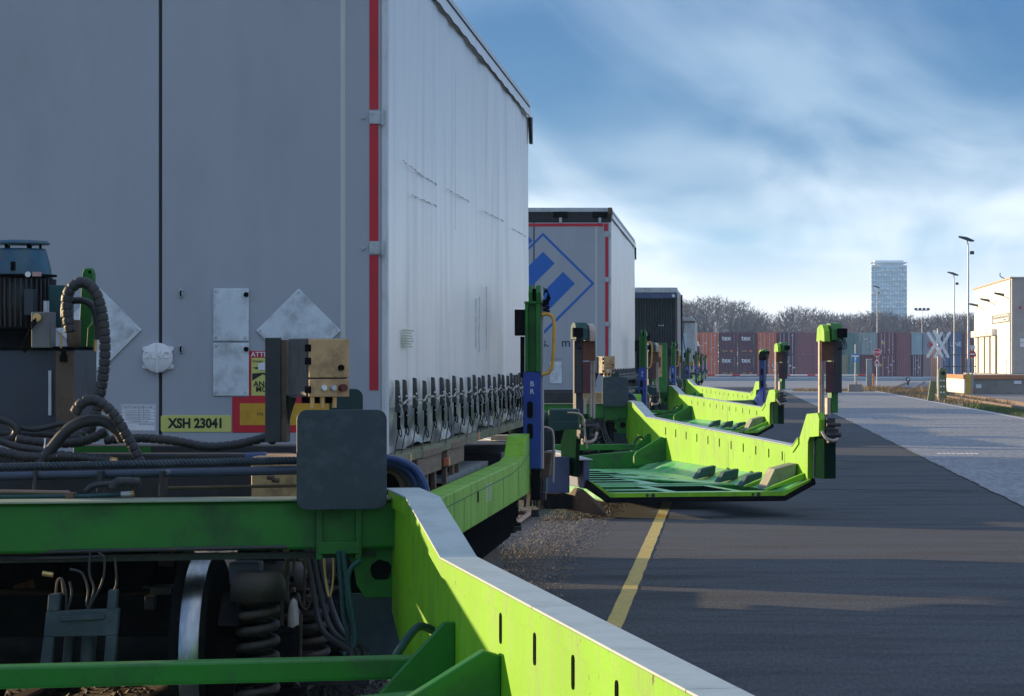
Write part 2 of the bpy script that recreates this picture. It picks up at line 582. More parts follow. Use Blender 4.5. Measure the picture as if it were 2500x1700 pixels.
tarm = mat('tar_seam', (0.021, 0.022, 0.026), 0.95, var=0.3, spec=0.0)
b = MB()
for yy, xa, xb in ((45.0, 1.2, 3.8), (58.5, -0.4, 3.8)):
    n_ = 24
    vs_, fs = [], []
    for i in range(n_ + 1):
        x = xa + (xb - xa) * i / n_
        y = yy + 0.5 * math.sin(x * 1.1) + jag(x * 5, 2, 0.10)
        vs_ += [(x, y, 0.0032), (x, y + 0.07 + 0.03 * math.sin(i * 1.9), 0.0032)]
        if i:
            fs.append((2 * i - 2, 2 * i, 2 * i + 1, 2 * i - 1))
    b.add(vs_, fs)
struct(b.build('tar_seam', tarm))

# ballast bed, rails and sleepers of the train's track
sheet('ballast_bed', ballastm, -5.6, -1.70, -20, 340, -0.03)
for sx in (-1, 1):
    b = MB()
    x = TC + sx * 0.7525
    b.prism([(x - 0.036, 0.0), (x + 0.036, 0.0), (x + 0.036, -0.03), (x + 0.01, -0.04), (x + 0.01, -0.05), (x - 0.01, -0.05), (x - 0.01, -0.04), (x - 0.036, -0.03)], 'y', -10, 330)
    tag(b.build('rail', railm, loc=(x, 0, 0)), 'steel rail under the train, %s of the two' % ('nearer the road' if sx > 0 else 'farther from the road'), 'rail', 'rails under the train')


# loose stones along the track
def stones(name, m, n, xf, yf, zf, rmin, rmax, seed):
    q = random.Random(seed)
    b = MB()
    for _ in range(n):
        y = yf(q)
        x = xf(q, y)
        r = q.uniform(rmin, rmax)
        a = q.uniform(0, 6.28)
        ca, sa = math.cos(a) * r, math.sin(a) * r
        h = r * q.uniform(0.5, 0.9)
        z = zf(x)
        b.add([(x + ca, y + sa, z), (x - sa, y + ca, z), (x - ca * 0.8, y - sa * 0.8, z), (x + sa, y - ca, z), (x + sa * .3, y + ca * .2, z + h)],
              [(0, 1, 4), (1, 2, 4), (2, 3, 4), (3, 0, 4)])
    return b.build(name, m, flat=True)


gm = mat('gravel_stone', (0.17, 0.145, 0.125), 0.8, var=0.5, vscale=9, dirt=(0.10, 0.085, 0.07), damt=0.6, dscale=5)
g1 = stones('gravel', gm, 24000, lambda q, y: -1.62 - abs(q.gauss(0, 0.55)) + (q.random() ** 3) * 0.35, lambda q: 16 + 34 * q.random() ** 1.3, lambda x: -0.028 if x < -1.75 else 0.001, 0.006, 0.022, 3)
tag(g1, 'loose brown gravel along the edge of the asphalt beside the wagons', 'gravel', kind='stuff')
g2 = stones('ballast_stones', gm, 12000, lambda q, y: q.uniform(-5.2, -1.75), lambda q: q.uniform(12.5, 34), lambda x: -0.035, 0.018, 0.040, 4)
tag(g2, 'brown ballast stones between and beside the rails', 'ballast', kind='stuff')
# ------------------------------------------------------------------ swung-out loading pocket
ANG = 13.5
PL = 10.4                        # pocket length
PW = 2.9                         # pocket width
# local frame: x across (right wall outer face at 0, left at -PW), y = -u along the pocket, z up


def wallpoly(u0=0.0):
    """right wall outline as (y=-u, z)"""
    return [(0.52, 0.70), (0.52, 1.265), (-0.07, 1.25), (-1.06, 1.04), (-9.70, 0.83), (-9.98, 0.94), (-10.32, 1.24), (-10.82, 1.26),
            (-10.90, 1.18), (-10.88, 0.98), (-10.46, 0.96), (-10.38, 0.90), (-10.36, 0.42), (-9.0, 0.42), (0, 0.45)]


def deck_mesh(b, holes, x0, x1, y0, y1, z, zb, skip=False):
    xs = sorted({x0, x1} | {h[0] for h in holes} | {h[1] for h in holes})
    ys_ = sorted({y0, y1} | {h[2] for h in holes} | {h[3] for h in holes})

    def hole(i, j):
        if i < 0 or j < 0 or i >= len(xs) - 1 or j >= len(ys_) - 1:
            return True
        cx, cy_ = (xs[i] + xs[i + 1]) / 2, (ys_[j] + ys_[j + 1]) / 2
        return any(h[0] < cx < h[1] and h[2] < cy_ < h[3] for h in holes)
    for i in range(len(xs) - 1):
        for j in range(len(ys_) - 1):
            if hole(i, j):
                continue
            a, c, d, e = xs[i], xs[i + 1], ys_[j], ys_[j + 1]
            b.add([(a, d, z), (c, d, z), (c, e, z), (a, e, z)], [(0, 1, 2, 3)])
            for (di, dj, q) in ((-1, 0, ((a, e), (a, d))), (1, 0, ((c, d), (c, e))), (0, -1, ((a, d), (c, d))), (0, 1, ((c, e), (a, e)))):
                ni, nj = i + di, j + dj
                inner = 0 <= ni < len(xs) - 1 and 0 <= nj < len(ys_) - 1
                if hole(ni, nj) and not (inner and skip):
                    (p, pp), (r_, rr_) = q
                    b.add([(p, pp, zb), (r_, rr_, zb), (r_, rr_, z), (p, pp, z)], [(0, 1, 2, 3)])


def lock_post(t, side):
    """end post on the wall; side=+1 right wall, -1 left wall (mirrored)"""
    def X(v):
        return -v if side > 0 else -PW - 0.02 + v
    def bx(b, v0, v1, y0, y1, z0, z1):
        a, c = sorted((X(v0), X(v1)))
        b.box(a, c, y0, y1, z0, z1)
        return b
    zb = 1.26 if side > 0 else 1.26
    p = bx(MB(), -0.14, -0.055, -10.80, -10.62, zb, 2.14).build('post', green if side > 0 else steel, t, bevel=0.006)
    bx(MB(), -0.17, -0.072, -10.86, -10.80, 1.50, 2.12).build('post_cover', steel, p, bevel=0.004)
    bx(MB(), -0.068, 0.085, -10.86, -10.842, 1.885, 2.12).build('warning_board', brown, p, bevel=0.003)
    bx(MB(), -0.068, 0.025, -10.856, -10.838, 1.50, 1.872).build('lower_board', maroonb, p, bevel=0.003)
    for v, z0 in ((0.082, 1.2), (0.045, 1.22)):
        bx(MB(), v - 0.012, v + 0.012, -10.80, -10.74, z0, 2.13).build('guide_strip', palesteel, p, bevel=0.003)
    b = bx(MB(), -0.05, -0.01, -10.80, -10.66, 1.22, 1.44)
    b.build('guide_shoe', palesteel, p, bevel=0.01)
    # head: curved hook
    prof = [(-10.95, 2.13), (-10.93, 2.26), (-10.86, 2.33), (-10.74, 2.34), (-10.62, 2.30), (-10.58, 2.13)]
    b = MB()
    a, c = sorted((X(-0.165), X(-0.02)))
    b.prism(prof, 'x', a, c)
    h = b.build('post_head', green if side > 0 else tealp, t, bevel=0.008)
    a, c = sorted((X(0.0), X(0.075)))
    MB().prism([(y, z - 0.02) for y, z in prof], 'x', a, c).build('hook', lime if side > 0 else palesteel, h, bevel=0.01)
    bx(MB(), -0.20, -0.09, -11.0, -10.90, 2.16, 2.27).build('sensor_box', black, h, bevel=0.006)
    b = MB()
    for k in range(3):
        o = 0.02 * k
        b.tube(smooth_path([(X(-0.12 - o), -10.98, 2.17), (X(-0.14 - o), -11.03, 2.08 - o), (X(-0.10), -10.93, 2.02)], 5), 0.005, 5)
    b.build('cable', black, h)
    # latch mechanism under the arch
    b = MB()
    bx(b, -0.11, 0.04, -10.93, -10.70, 0.99, 1.07)
    bx(b, -0.08, 0.02, -10.95, -10.80, 0.90, 0.985)
    bx(b, -0.06, 0.045, -10.96, -10.80, 1.075, 1.20)
    b.cyl((X(0.05), -10.95, 1.0), (X(-0.13), -10.95, 1.0), 0.03, 10)
    b.cyl((X(0.05), -10.97, 1.12), (X(-0.12), -10.97, 1.12), 0.022, 10)
    b.build('latch', steel, t, bevel=0.004)
    b = MB()
    b.tube(smooth_path([(X(0.09), -10.90, 1.04), (X(0.05), -10.96, 0.96), (X(-0.02), -10.99, 0.93), (X(-0.09), -10.97, 0.95)], 6), 0.02, 8)
    b.build('latch_hook', palesteel, t)
    return p


def make_pocket(near=False):
    t = thing('loading_pocket', 'x', 'wagon pocket', (-1.304, 13.9, 0), R(ANG), 'swung-out green wagon pockets', local=True)
    # --- right wall
    outl = wallpoly()
    b = MB()
    b.prism(outl, 'x', -0.125, -0.05)
    w = b.build('side_wall', lime, t, bevel=0.006)
    # rail lip and cap
    line = [(0.52, 1.265), (-0.07, 1.25), (-1.06, 1.04), (-9.70, 0.83), (-9.98, 0.94)]
    for (ya, za), (yb, zb) in zip(line[:-1], line[1:]):
        b = MB()
        b.prism([(ya, za - 0.075), (ya, za - 0.004), (yb, zb - 0.004), (yb, zb - 0.075)], 'x', -0.142, -0.002)
        b.build('rail_lip', lime, w)
    cuts = [-0.52, 0.07, 0.50, 1.06, 3.1, 5.4, 7.5, 9.70, 9.98]

    def zat(u):
        for (ya, za), (yb, zb) in zip(line[:-1], line[1:]):
            if -ya <= u <= -yb + 1e-6:
                f = (u + ya) / (-yb + ya)
                return za + (zb - za) * f
    for a, c in zip(cuts[:-1], cuts[1:]):
        b = MB()
        b.prism([(-a - 0.004, zat(a)), (-a - 0.004, zat(a) + 0.010), (-c + 0.004, zat(c) + 0.010), (-c + 0.004, zat(c))], 'x', -0.150, 0.006)
        b.build('rail_cap', capgrey if c < 9.0 else capgrey, w, bevel=0.003)
    # lime ledge under the raised part
    # slots
    for i in range(11):
        u = 2.35 + i * 0.68
        z0 = zat(min(u, 9.6)) - 0.205
        b = MB()
        b.prism([(-u + x, z) for x, z in rrect(-0.021, 0.021, z0, z0 + 0.115, 0.018, 4)], 'x', -0.1285, -0.12)
        b.build('slot', black, w)
    # vertical seam of the end plate
    MB().box(-0.1275, -0.12, -9.262, -9.255, 0.45, 0.74).build('weld_seam', GRN_SEAM, w)
    MB().box(-0.1275, -0.12, -6.262, -6.255, 0.45, 0.80).build('weld_seam', GRN_SEAM, w)
    # dark back plate past the wall end
    b = MB()
    b.box(-0.045, 0.10, -10.84, -10.38, 0.47, 0.97)
    b.build('end_plate', DKG, t, bevel=0.006)  # shade is in the colour, the plate itself stands in the sun
    # outer stiffeners on the right wall
    for u in (1.2, 3.2, 5.2, 7.2, 9.0):
        MB().box(-0.05, 0.0, -u - 0.04, -u + 0.04, 0.45, zat(u) - 0.08).build('stiffener', lime, w)
    # --- chamfer between wall and floor
    b = MB()
    b.add([(-0.05, -0.5, 0.47), (-0.42, -0.5, 0.30), (-0.42, -PL, 0.30), (-0.05, -PL, 0.47),
           (-0.05, -0.5, 0.44), (-0.42, -0.5, 0.20), (-0.42, -PL, 0.20), (-0.05, -PL, 0.40)],
          [(0, 1, 2, 3), (4, 7, 6, 5), (3, 2, 6, 7), (0, 4, 5, 1)])
    b.build('floor_slope', deckgreen, t)
    # --- deck with openings
    holes = [(-1.66, -0.95, -9.95, -8.35), (-0.84, -0.46, -9.95, -8.2), (-2.5, -1.82, -9.2, -8.4), (-2.5, -1.82, -10.1, -9.5),
             (-1.34, -0.78, -7.6, -5.75), (-2.5, -1.6, -8.0, -7.3)]
    slats = []
    for k in range(7):
        y1 = -1.9 - k * 0.78
        slats.append((-2.52, -1.30 + 0.10 * k if k < 5 else -1.5, y1 - 0.50, y1))
    b = MB()
    deck_mesh(b, holes + slats, -PW + 0.32, -0.42, -PL, -0.6, 0.30, 0.205, True)
    dk = b.build('deck', deckgreen, t)
    for k, (xa, xb, ya, yb) in enumerate(holes + slats):
        b = MB()
        rim = [(xa, ya), (xb, ya), (xb, yb), (xa, yb)]
        b.add([(x, y, 0.30) for x, y in rim] + [(x, y, 0.205) for x, y in rim], [(i, (i + 1) % 4, (i + 1) % 4 + 4, i + 4) for i in range(4)])
        b.build('opening', DKG if k == 0 or k >= len(holes) else green, dk)  # walls of the big hole and slats painted dark as shade
    b = MB()
    deck_mesh(b, [holes[0]], -PW + 0.32, -0.42, -PL + 0.08, -0.6, 0.206, 0.19)
    b.build('underfloor', mat('underfloor_green', (0.02, 0.16, 0.015), 0.6, var=0.5, vscale=1.2, dirt=(0.01, 0.015, 0.01), damt=0.9, dscale=1.5), t)  # dark colour carries the shade inside the openings
    # rounded rim of the big opening, and front edge beam
    b = MB()
    h = holes[0]
    b.prism([(-0.05, 0.47), (-0.42, 0.30), (-PW + 0.32, 0.30), (-PW + 0.05, 0.47), (-PW + 0.02, 0.38), (-PW + 0.30, 0.19), (-0.41, 0.19), (-0.03, 0.39)], 'y', -PL - 0.02, -PL + 0.06)
    b.build('end_beam', black, t, bevel=0.01)
    b = MB()
    b.prism([(-0.10, 0.455), (-0.43, 0.306), (-PW + 0.33, 0.306), (-PW + 0.10, 0.455), (-PW + 0.10, 0.44), (-PW + 0.33, 0.255), (-0.43, 0.255), (-0.10, 0.43)], 'y', -PL - 0.026, -PL + 0.02)
    b.build('end_trim', lime, t)
    for v in (0.75, 2.05):
        b = MB()
        b.cyl((-v, -PL - 0.03, 0.275), (-v, -PL + 0.03, 0.275), 0.025, 12)
        b.cyl((-v - 0.07, -PL - 0.03, 0.275), (-v - 0.07, -PL + 0.03, 0.275), 0.018, 12)
        b.build('pin', steel, t)
    # chevron rib on the deck
    b = MB()
    b.prism([(-1.5, -5.0), (-1.5, -5.5), (-0.75, -7.95), (-0.62, -7.95), (-0.62, -7.85), (-1.2, -5.0)], 'z', 0.301, 0.317)
    b.build('deck_rib', deckgreen, dk)
    b = MB()
    b.box(-2.5, -0.5, -8.16, -8.04, 0.301, 0.322)
    b.build('deck_rib', deckgreen, dk)
    # --- wheel wedges along the wall
    for i, u in enumerate((6.1, 7.4, 8.65)):
        b = MB()
        y = -u
        b.add([(-0.30, y + .13, .36), (-0.56, y + .13, .303), (-0.56, y - .13, .303), (-0.30, y - .13, .36),
               (-0.28, y + .08, .485), (-0.48, y + .08, .44), (-0.48, y - .11, .44), (-0.28, y - .11, .485)],
              [(4, 5, 6, 7), (0, 4, 7, 3), (0, 1, 5, 4), (1, 2, 6, 5), (2, 3, 7, 6), (3, 2, 1, 0)])
        b.build('wheel_wedge', tealp if i else tealp, t, bevel=0.012)
    b = MB()
    y = -9.72
    b.add([(-0.16, y + .2, .42), (-0.55, y + .2, .303), (-0.55, y - .2, .303), (-0.16, y - .2, .42),
           (-0.14, y + .17, .63), (-0.42, y + .17, .56), (-0.42, y - .2, .56), (-0.14, y - .2, .63)],
          [(4, 5, 6, 7), (0, 4, 7, 3), (0, 1, 5, 4), (1, 2, 6, 5), (2, 3, 7, 6), (3, 2, 1, 0)])
    b.build('wheel_stop', mat('worn_stop_paint', (0.24, 0.25, 0.17), 0.6, var=0.25, dirt=(0.12, 0.12, 0.10), damt=0.7, dscale=6, bump=0.1), t, bevel=0.015)
    for u in (9.15, 10.2):
        b = MB()
        b.prism([(-0.13, 0.44), (-0.62, 0.305), (-0.62, 0.33), (-0.13, 0.52)], 'y', -u - 0.04, -u + 0.04)
        b.build('fin', lime, t, bevel=0.006)
    # --- cross beams at the pivot end
    b = MB()
    b.box(-PW, -0.13, -1.13, -1.0, 0.555, 0.645)
    b.build('lower_beam', green, t, bevel=0.012)
    b = MB()
    b.prism([(-0.14, 0.58), (-1.0, 0.52), (-2.0, 0.42), (-2.5, 0.42), (-2.5, 0.30), (-0.14, 0.30)], 'y', -1.78, -1.66)
    b.build('curb_beam', green, t, bevel=0.012)
    b = MB()
    b.prism([(-0.125, 0.76), (-0.19, 0.78), (-0.56, 0.56), (-0.60, 0.50), (-0.60, 0.36), (-0.125, 0.42)], 'y', -2.36, -2.28)
    b.build('gusset', green, t, bevel=0.008)
    b = MB()
    b.prism([(-0.125, 0.80), (-0.17, 0.80), (-0.58, 0.36), (-0.125, 0.36)], 'y', -1.30, -1.26)
    b.build('gusset', green, t, bevel=0.006)
    # main beam
    b = MB()
    b.box(-PW - 0.1, -0.05, 0.42, 0.66, 1.0, 1.222)
    mb = b.build('main_beam', green, t, bevel=0.014)
    b = MB()
    b.prism(rrect(-PW - 0.1, -0.0, 0.38, 0.70, 0.1, 4), 'z', 1.224, 1.234)
    b.build('beam_cap', mat('cap_olive', (0.26, 0.29, 0.20), 0.55, var=0.15, dirt=(0.10, 0.13, 0.09), damt=0.6, dscale=4), mb, bevel=0.003)
    MB().box(-PW - 0.1, -0.2, 0.50, 0.56, 0.955, 0.985).build('pipe', steel, mb)
    for v0 in (0.28, 0.46):
        MB().box(-v0 - 0.028, -v0, 0.395, 0.415, 0.955, 1.20).build('plate_bracket', green, mb, bevel=0.003)
    MB().box(-0.48, -0.29, 0.388, 0.408, 0.98, 1.035).build('plate_bracket', green, mb, bevel=0.003)
    # plate with bearing hole
    b = MB()
    cx, cz, r0 = -0.175, 0.895, 0.052
    outer = [(-0.07, 1.0), (-0.07, 0.93), (-0.055, 0.9), (-0.07, 0.86), (-0.07, 0.80), (-0.10, 0.77), (-0.25, 0.77), (-0.29, 0.83), (-0.30, 0.90), (-0.33, 0.96), (-0.33, 1.0), (-0.2, 1.0)]
    n = len(outer)
    ring = []
    for ox, oz in outer:
        a = math.atan2(oz - cz, ox - cx)
        ring.append((cx + r0 * math.cos(a), cz + r0 * math.sin(a)))
    yy = 0.50
    b.add([(x, yy, z) for x, z in outer] + [(x, yy, z) for x, z in ring], [(i, (i + 1) % n, (i + 1) % n + n, i + n) for i in range(n)])
    b.add([(x, yy, z) for x, z in ring] + [(x, yy + 0.05, z) for x, z in ring], [(i, (i + 1) % n, (i + 1) % n + n, i + n) for i in range(n)], True)
    b.build('bearing_plate', green, t)
    MB().cyl((cx, yy + 0.05, cz), (cx, yy + 0.06, cz), r0 + 0.02, 16).build('bearing', black, t)
    MB().box(-0.32, -0.06, 0.51, 0.53, 0.42, 0.79).build('lower_plate', slate, t, bevel=0.004)
    # slate plate in front of the beam
    b = MB()
    b.prism(rrect(-0.585, -0.175, 1.185, 1.64, 0.045), 'y', 0.32, 0.333)
    b.build('slate_plate', slate, t, bevel=0.003)
    b = MB()
    b.prism(rrect(-0.36, -0.20, 1.36, 1.73, 0.04), 'y', 0.95, 0.962)
    b.build('slate_plate', tealp, t, bevel=0.003)
    # --- left wall
    b = MB()
    b.prism([(-0.6, 0.42), (-0.6, 0.80), (-8.6, 0.74), (-10.36, 0.70), (-10.36, 0.36)], 'x', -PW + 0.02, -PW + 0.09)
    lw = b.build('side_wall', bluegrey, t, bevel=0.006)
    MB().prism([(-0.6, 0.801), (-8.6, 0.741), (-10.4, 0.701), (-10.4, 0.712), (-8.6, 0.752), (-0.6, 0.812)], 'x', -PW - 0.03, -PW + 0.12).build('rail_cap', capgrey, lw)
    b = MB()
    b.add([(-PW + 0.05, -0.5, 0.47), (-PW + 0.32, -0.5, 0.30), (-PW + 0.32, -PL, 0.30), (-PW + 0.05, -PL, 0.47)], [(3, 2, 1, 0)])
    b.build('floor_slope', deckgreen, t)
    text('lettering', 'LOHR', 0.26, mat('faded_lettering', (0.22, 0.24, 0.33), 0.6, var=0.2), lw, (-PW + 0.018, -9.65, 0.54), rot=(R(90), 0, R(-90)), sx=1.6)
    b = MB()
    b.prism([(-9.4, 0.9), (-9.9, 1.24), (-10.9, 1.26), (-11.0, 1.0), (-10.4, 0.95), (-10.3, 0.5), (-9.4, 0.5)], 'x', -PW - 0.08, -PW - 0.03)
    b.build('end_plate', DKG, t, bevel=0.006)
    b = MB()
    b.prism([(-9.85, 0.42), (-9.85, 0.72), (-10.2, 0.74), (-10.2, 0.30)], 'x', -PW - 0.42, -PW - 0.12)
    b.build('step_box', bluegrey, t, bevel=0.01)
    MB().box(-PW - 0.46, -PW - 0.1, -10.3, -9.8, 0.12, 0.28).build('step_tread', black, t)
    # dusty skid under the front-left corner
    b = MB()
    b.add([(-PW + 0.0, -PL, 0.36), (-PW + 0.27, -PL, 0.13), (-PW + 0.30, -PL - 0.02, 0.02), (-PW - 0.22, -PL + 0.3, 0.12),
           (-PW + 0.0, -PL + .5, 0.36), (-PW + 0.27, -PL + .5, 0.13), (-PW + 0.30, -PL + .5, 0.02), (-PW - 0.22, -PL + .5, 0.12)],
          [(0, 1, 2, 3), (4, 7, 6, 5), (0, 4, 5, 1), (1, 5, 6, 2), (2, 6, 7, 3), (3, 7, 4, 0)])
    b.build('skid', dusty, t)
    lock_post(t, 1)
    lock_post(t, -1)
    # hoses hanging at the pivot end
    for k in range(3):
        o = k * 0.03
        b = MB()
        b.tube(smooth_path([(-0.42 - o, 0.9, 1.0), (-0.40 - o, 0.75, 0.8), (-0.36 - o * 1.4, 0.5, 0.62), (-0.30 - o, 0.1, 0.55), (-0.42 - o, -0.3, 0.5)], 6), 0.014, 7)
        b.build('hose', rubber, t)
    b = MB()
    b.tube(smooth_path([(-0.13, -0.75, 0.72), (-0.2, -0.8, 0.74), (-0.28, -0.85, 0.66), (-0.34, -0.9, 0.56), (-0.3, -1.0, 0.5)], 6), 0.018, 7)
    b.build('hose', tealp, t)
    return t


DKG = mat('dark_green_painted_shade', (0.006, 0.024, 0.012), 0.9, var=0.3, spec=0.0)  # near-black green: painted shade for end plates and deck openings
GRN_SEAM = mat('weld_seam_dark', (0.05, 0.14, 0.02), 0.6)
PLAB = ['nearest swung-out lime green wagon pocket, its wall running out of the picture below',
        'second swung-out green wagon pocket, its tall end post rising over the asphalt and yellow line',
        'third swung-out green wagon pocket, half of its lime wall in shade',
        'fourth swung-out green wagon pocket, smallest, in front of the dark maroon containers']
pk = make_pocket()
pk['label'] = PLAB[0]
for k in (1, 2, 3):
    c = copy_tree(pk)
    c.location.y += DW * k
    c.location.x -= 0.02
    for ch in c.children:
        if ch.name.startswith('slate_plate'):
            ch.location.x += 0.05
    c['label'] = PLAB[k]
pk.rotation_euler.z = R(14.3)

# pocket swung the other way: only its outer wall and blue post show
t = thing('loading_pocket', 'swung-out pocket showing its shaded outer wall and a blue end post', 'wagon pocket', (-1.3, 84.0, 0), R(-15.0), 'swung-out green wagon pockets', local=True)
b = MB()
b.prism([(0, 0.45), (0, 0.95), (1.0, 0.80), (9.3, 0.74), (9.3, 0.42)], 'x', -0.08, 0.0)
b.build('side_wall', green, t, bevel=0.006)
MB().prism([(0, 0.95), (1.0, 0.80), (9.3, 0.74), (9.3, 0.76), (1.0, 0.82), (0, 0.97)], 'x', -0.12, 0.03).build('rail_cap', green, t)
MB().box(-2.6, -0.1, 0.2, 9.2, 0.2, 0.3).build('deck', deckgreen, t)
p_ = MB().box(-0.08, 0.09, 9.0, 9.2, 0.40, 1.95).build('post', mat('dull_blue_paint', (0.02, 0.045, 0.19), 0.5, var=0.2, dirt=(0.03, 0.03, 0.05), damt=0.6), t, bevel=0.01)
MB().prism([(8.95, 1.95), (8.95, 2.12), (9.05, 2.22), (9.2, 2.2), (9.25, 1.95)], 'x', -0.07, 0.08).build('post_head', black, t, bevel=0.01)
MB().prism([(8.0, 0.74), (9.0, 0.40), (9.0, 1.1)], 'x', -0.02, 0.06).build('brace', bluep, t)
for z in (0.8, 1.15, 1.5):
    MB().prism(rrect(-0.03, 0.05, z, z + 0.2, 0.035, 4), 'y', 8.994, 8.998).build('slot', black, p_)
# ------------------------------------------------------------------ rail wagons
WX0, WX1 = TC - 1.35, TC + 1.35


def ribbed(path, r, sub=14, pitch=0.036, depth=0.26, n=10):
    """tube with spiral-wrap grooves"""
    pth = smooth_path(path, sub)
    # resample evenly
    L = [0.0]
    for a, c in zip(pth[:-1], pth[1:]):
        L.append(L[-1] + (c - a).length)
    tot = L[-1]
    step = pitch / 8.0
    out, i = [], 0
    k = 0
    while k * step < tot:
        d = k * step
        while i < len(L) - 2 and L[i + 1] < d:
            i += 1
        f = (d - L[i]) / max(1e-6, L[i + 1] - L[i])
        out.append(pth[i].lerp(pth[i + 1], f))
        k += 1
    b = MB()
    b.tube(out, lambda q: r * (1 - depth) if q % 8 == 0 else r, n)
    return b


def coil(c, r, wire, z0, z1, turns, n=7):
    pts = []
    m = int(turns * 16)
    for i in range(m + 1):
        a = 2 * math.pi * i / 16
        pts.append((c[0] + r * math.cos(a), c[1] + r * math.sin(a), z0 + (z1 - z0) * i / m))
    return MB().tube(pts, wire, n)


def bogie(t, Y):
    bf = MB()
    for s in (-1, 1):
        bf.prism([(Y - 1.35, 0.66), (Y - 1.2, 0.80), (Y - 0.4, 0.80), (Y - 0.3, 0.70), (Y + 0.3, 0.70), (Y + 0.4, 0.80), (Y + 1.2, 0.80), (Y + 1.35, 0.66),
                  (Y + 0.5, 0.62), (Y + 0.3, 0.42), (Y - 0.3, 0.42), (Y - 0.5, 0.62)], 'x', TC + s * 0.93 - 0.05, TC + s * 0.93 + 0.05)
    bf.box(TC - 0.9, TC + 0.9, Y - 0.22, Y + 0.22, 0.48, 0.72)
    f = bf.build('bogie_frame', black, t, bevel=0.01)
    for dy in (-0.9, 0.9):
        y = Y + dy
        for s in (-1, 1):
            x = TC + s * 0.75
            o = s
            prof = [(0.09, -0.07), (0.36, -0.05), (0.40, -0.07), (0.455, -0.07), (0.46, 0.055), (0.49, 0.068), (0.49, 0.085), (0.42, 0.09), (0.36, 0.05), (0.09, 0.06)]
            w = MB().lathe([(r, -s * h * 1.0) for r, h in prof], (x, y, 0.49), 'x', 40).build('wheel', black, t)
            MB().lathe([(0.4605, s * 0.048), (0.4635, s * 0.046), (0.4655, -s * 0.035), (0.4655, -s * 0.042)], (x, y, 0.49), 'x', 48).build('tread', chrome, w)
        MB().cyl((TC - 0.95, y, 0.49), (TC + 0.95, y, 0.49), 0.085, 14).build('axle', black, t)
        for s in (-1, 1):
            x = TC + s * 1.05
            for e in (-1, 1):
                yy = y + e * 0.34
                sp = coil((x, yy, 0), 0.082, 0.021, 0.30, 0.80, 7).build('spring', springm, t)
                MB().lathe([(0.0, 0.90), (0.105, 0.90), (0.125, 0.86), (0.13, 0.77), (0.115, 0.77), (0.11, 0.80), (0.0, 0.80)], (x, yy, 0), 'z', 18).build('spring_cap', springm, sp)
                MB().cyl((x, yy, 0.24), (x, yy, 0.30), 0.13, 18).build('spring_seat', black, sp)
            MB().box(x - 0.12, x + 0.12, y - 0.2, y + 0.2, 0.36, 0.62).build('axle_box', black, t, bevel=0.02)
    return f


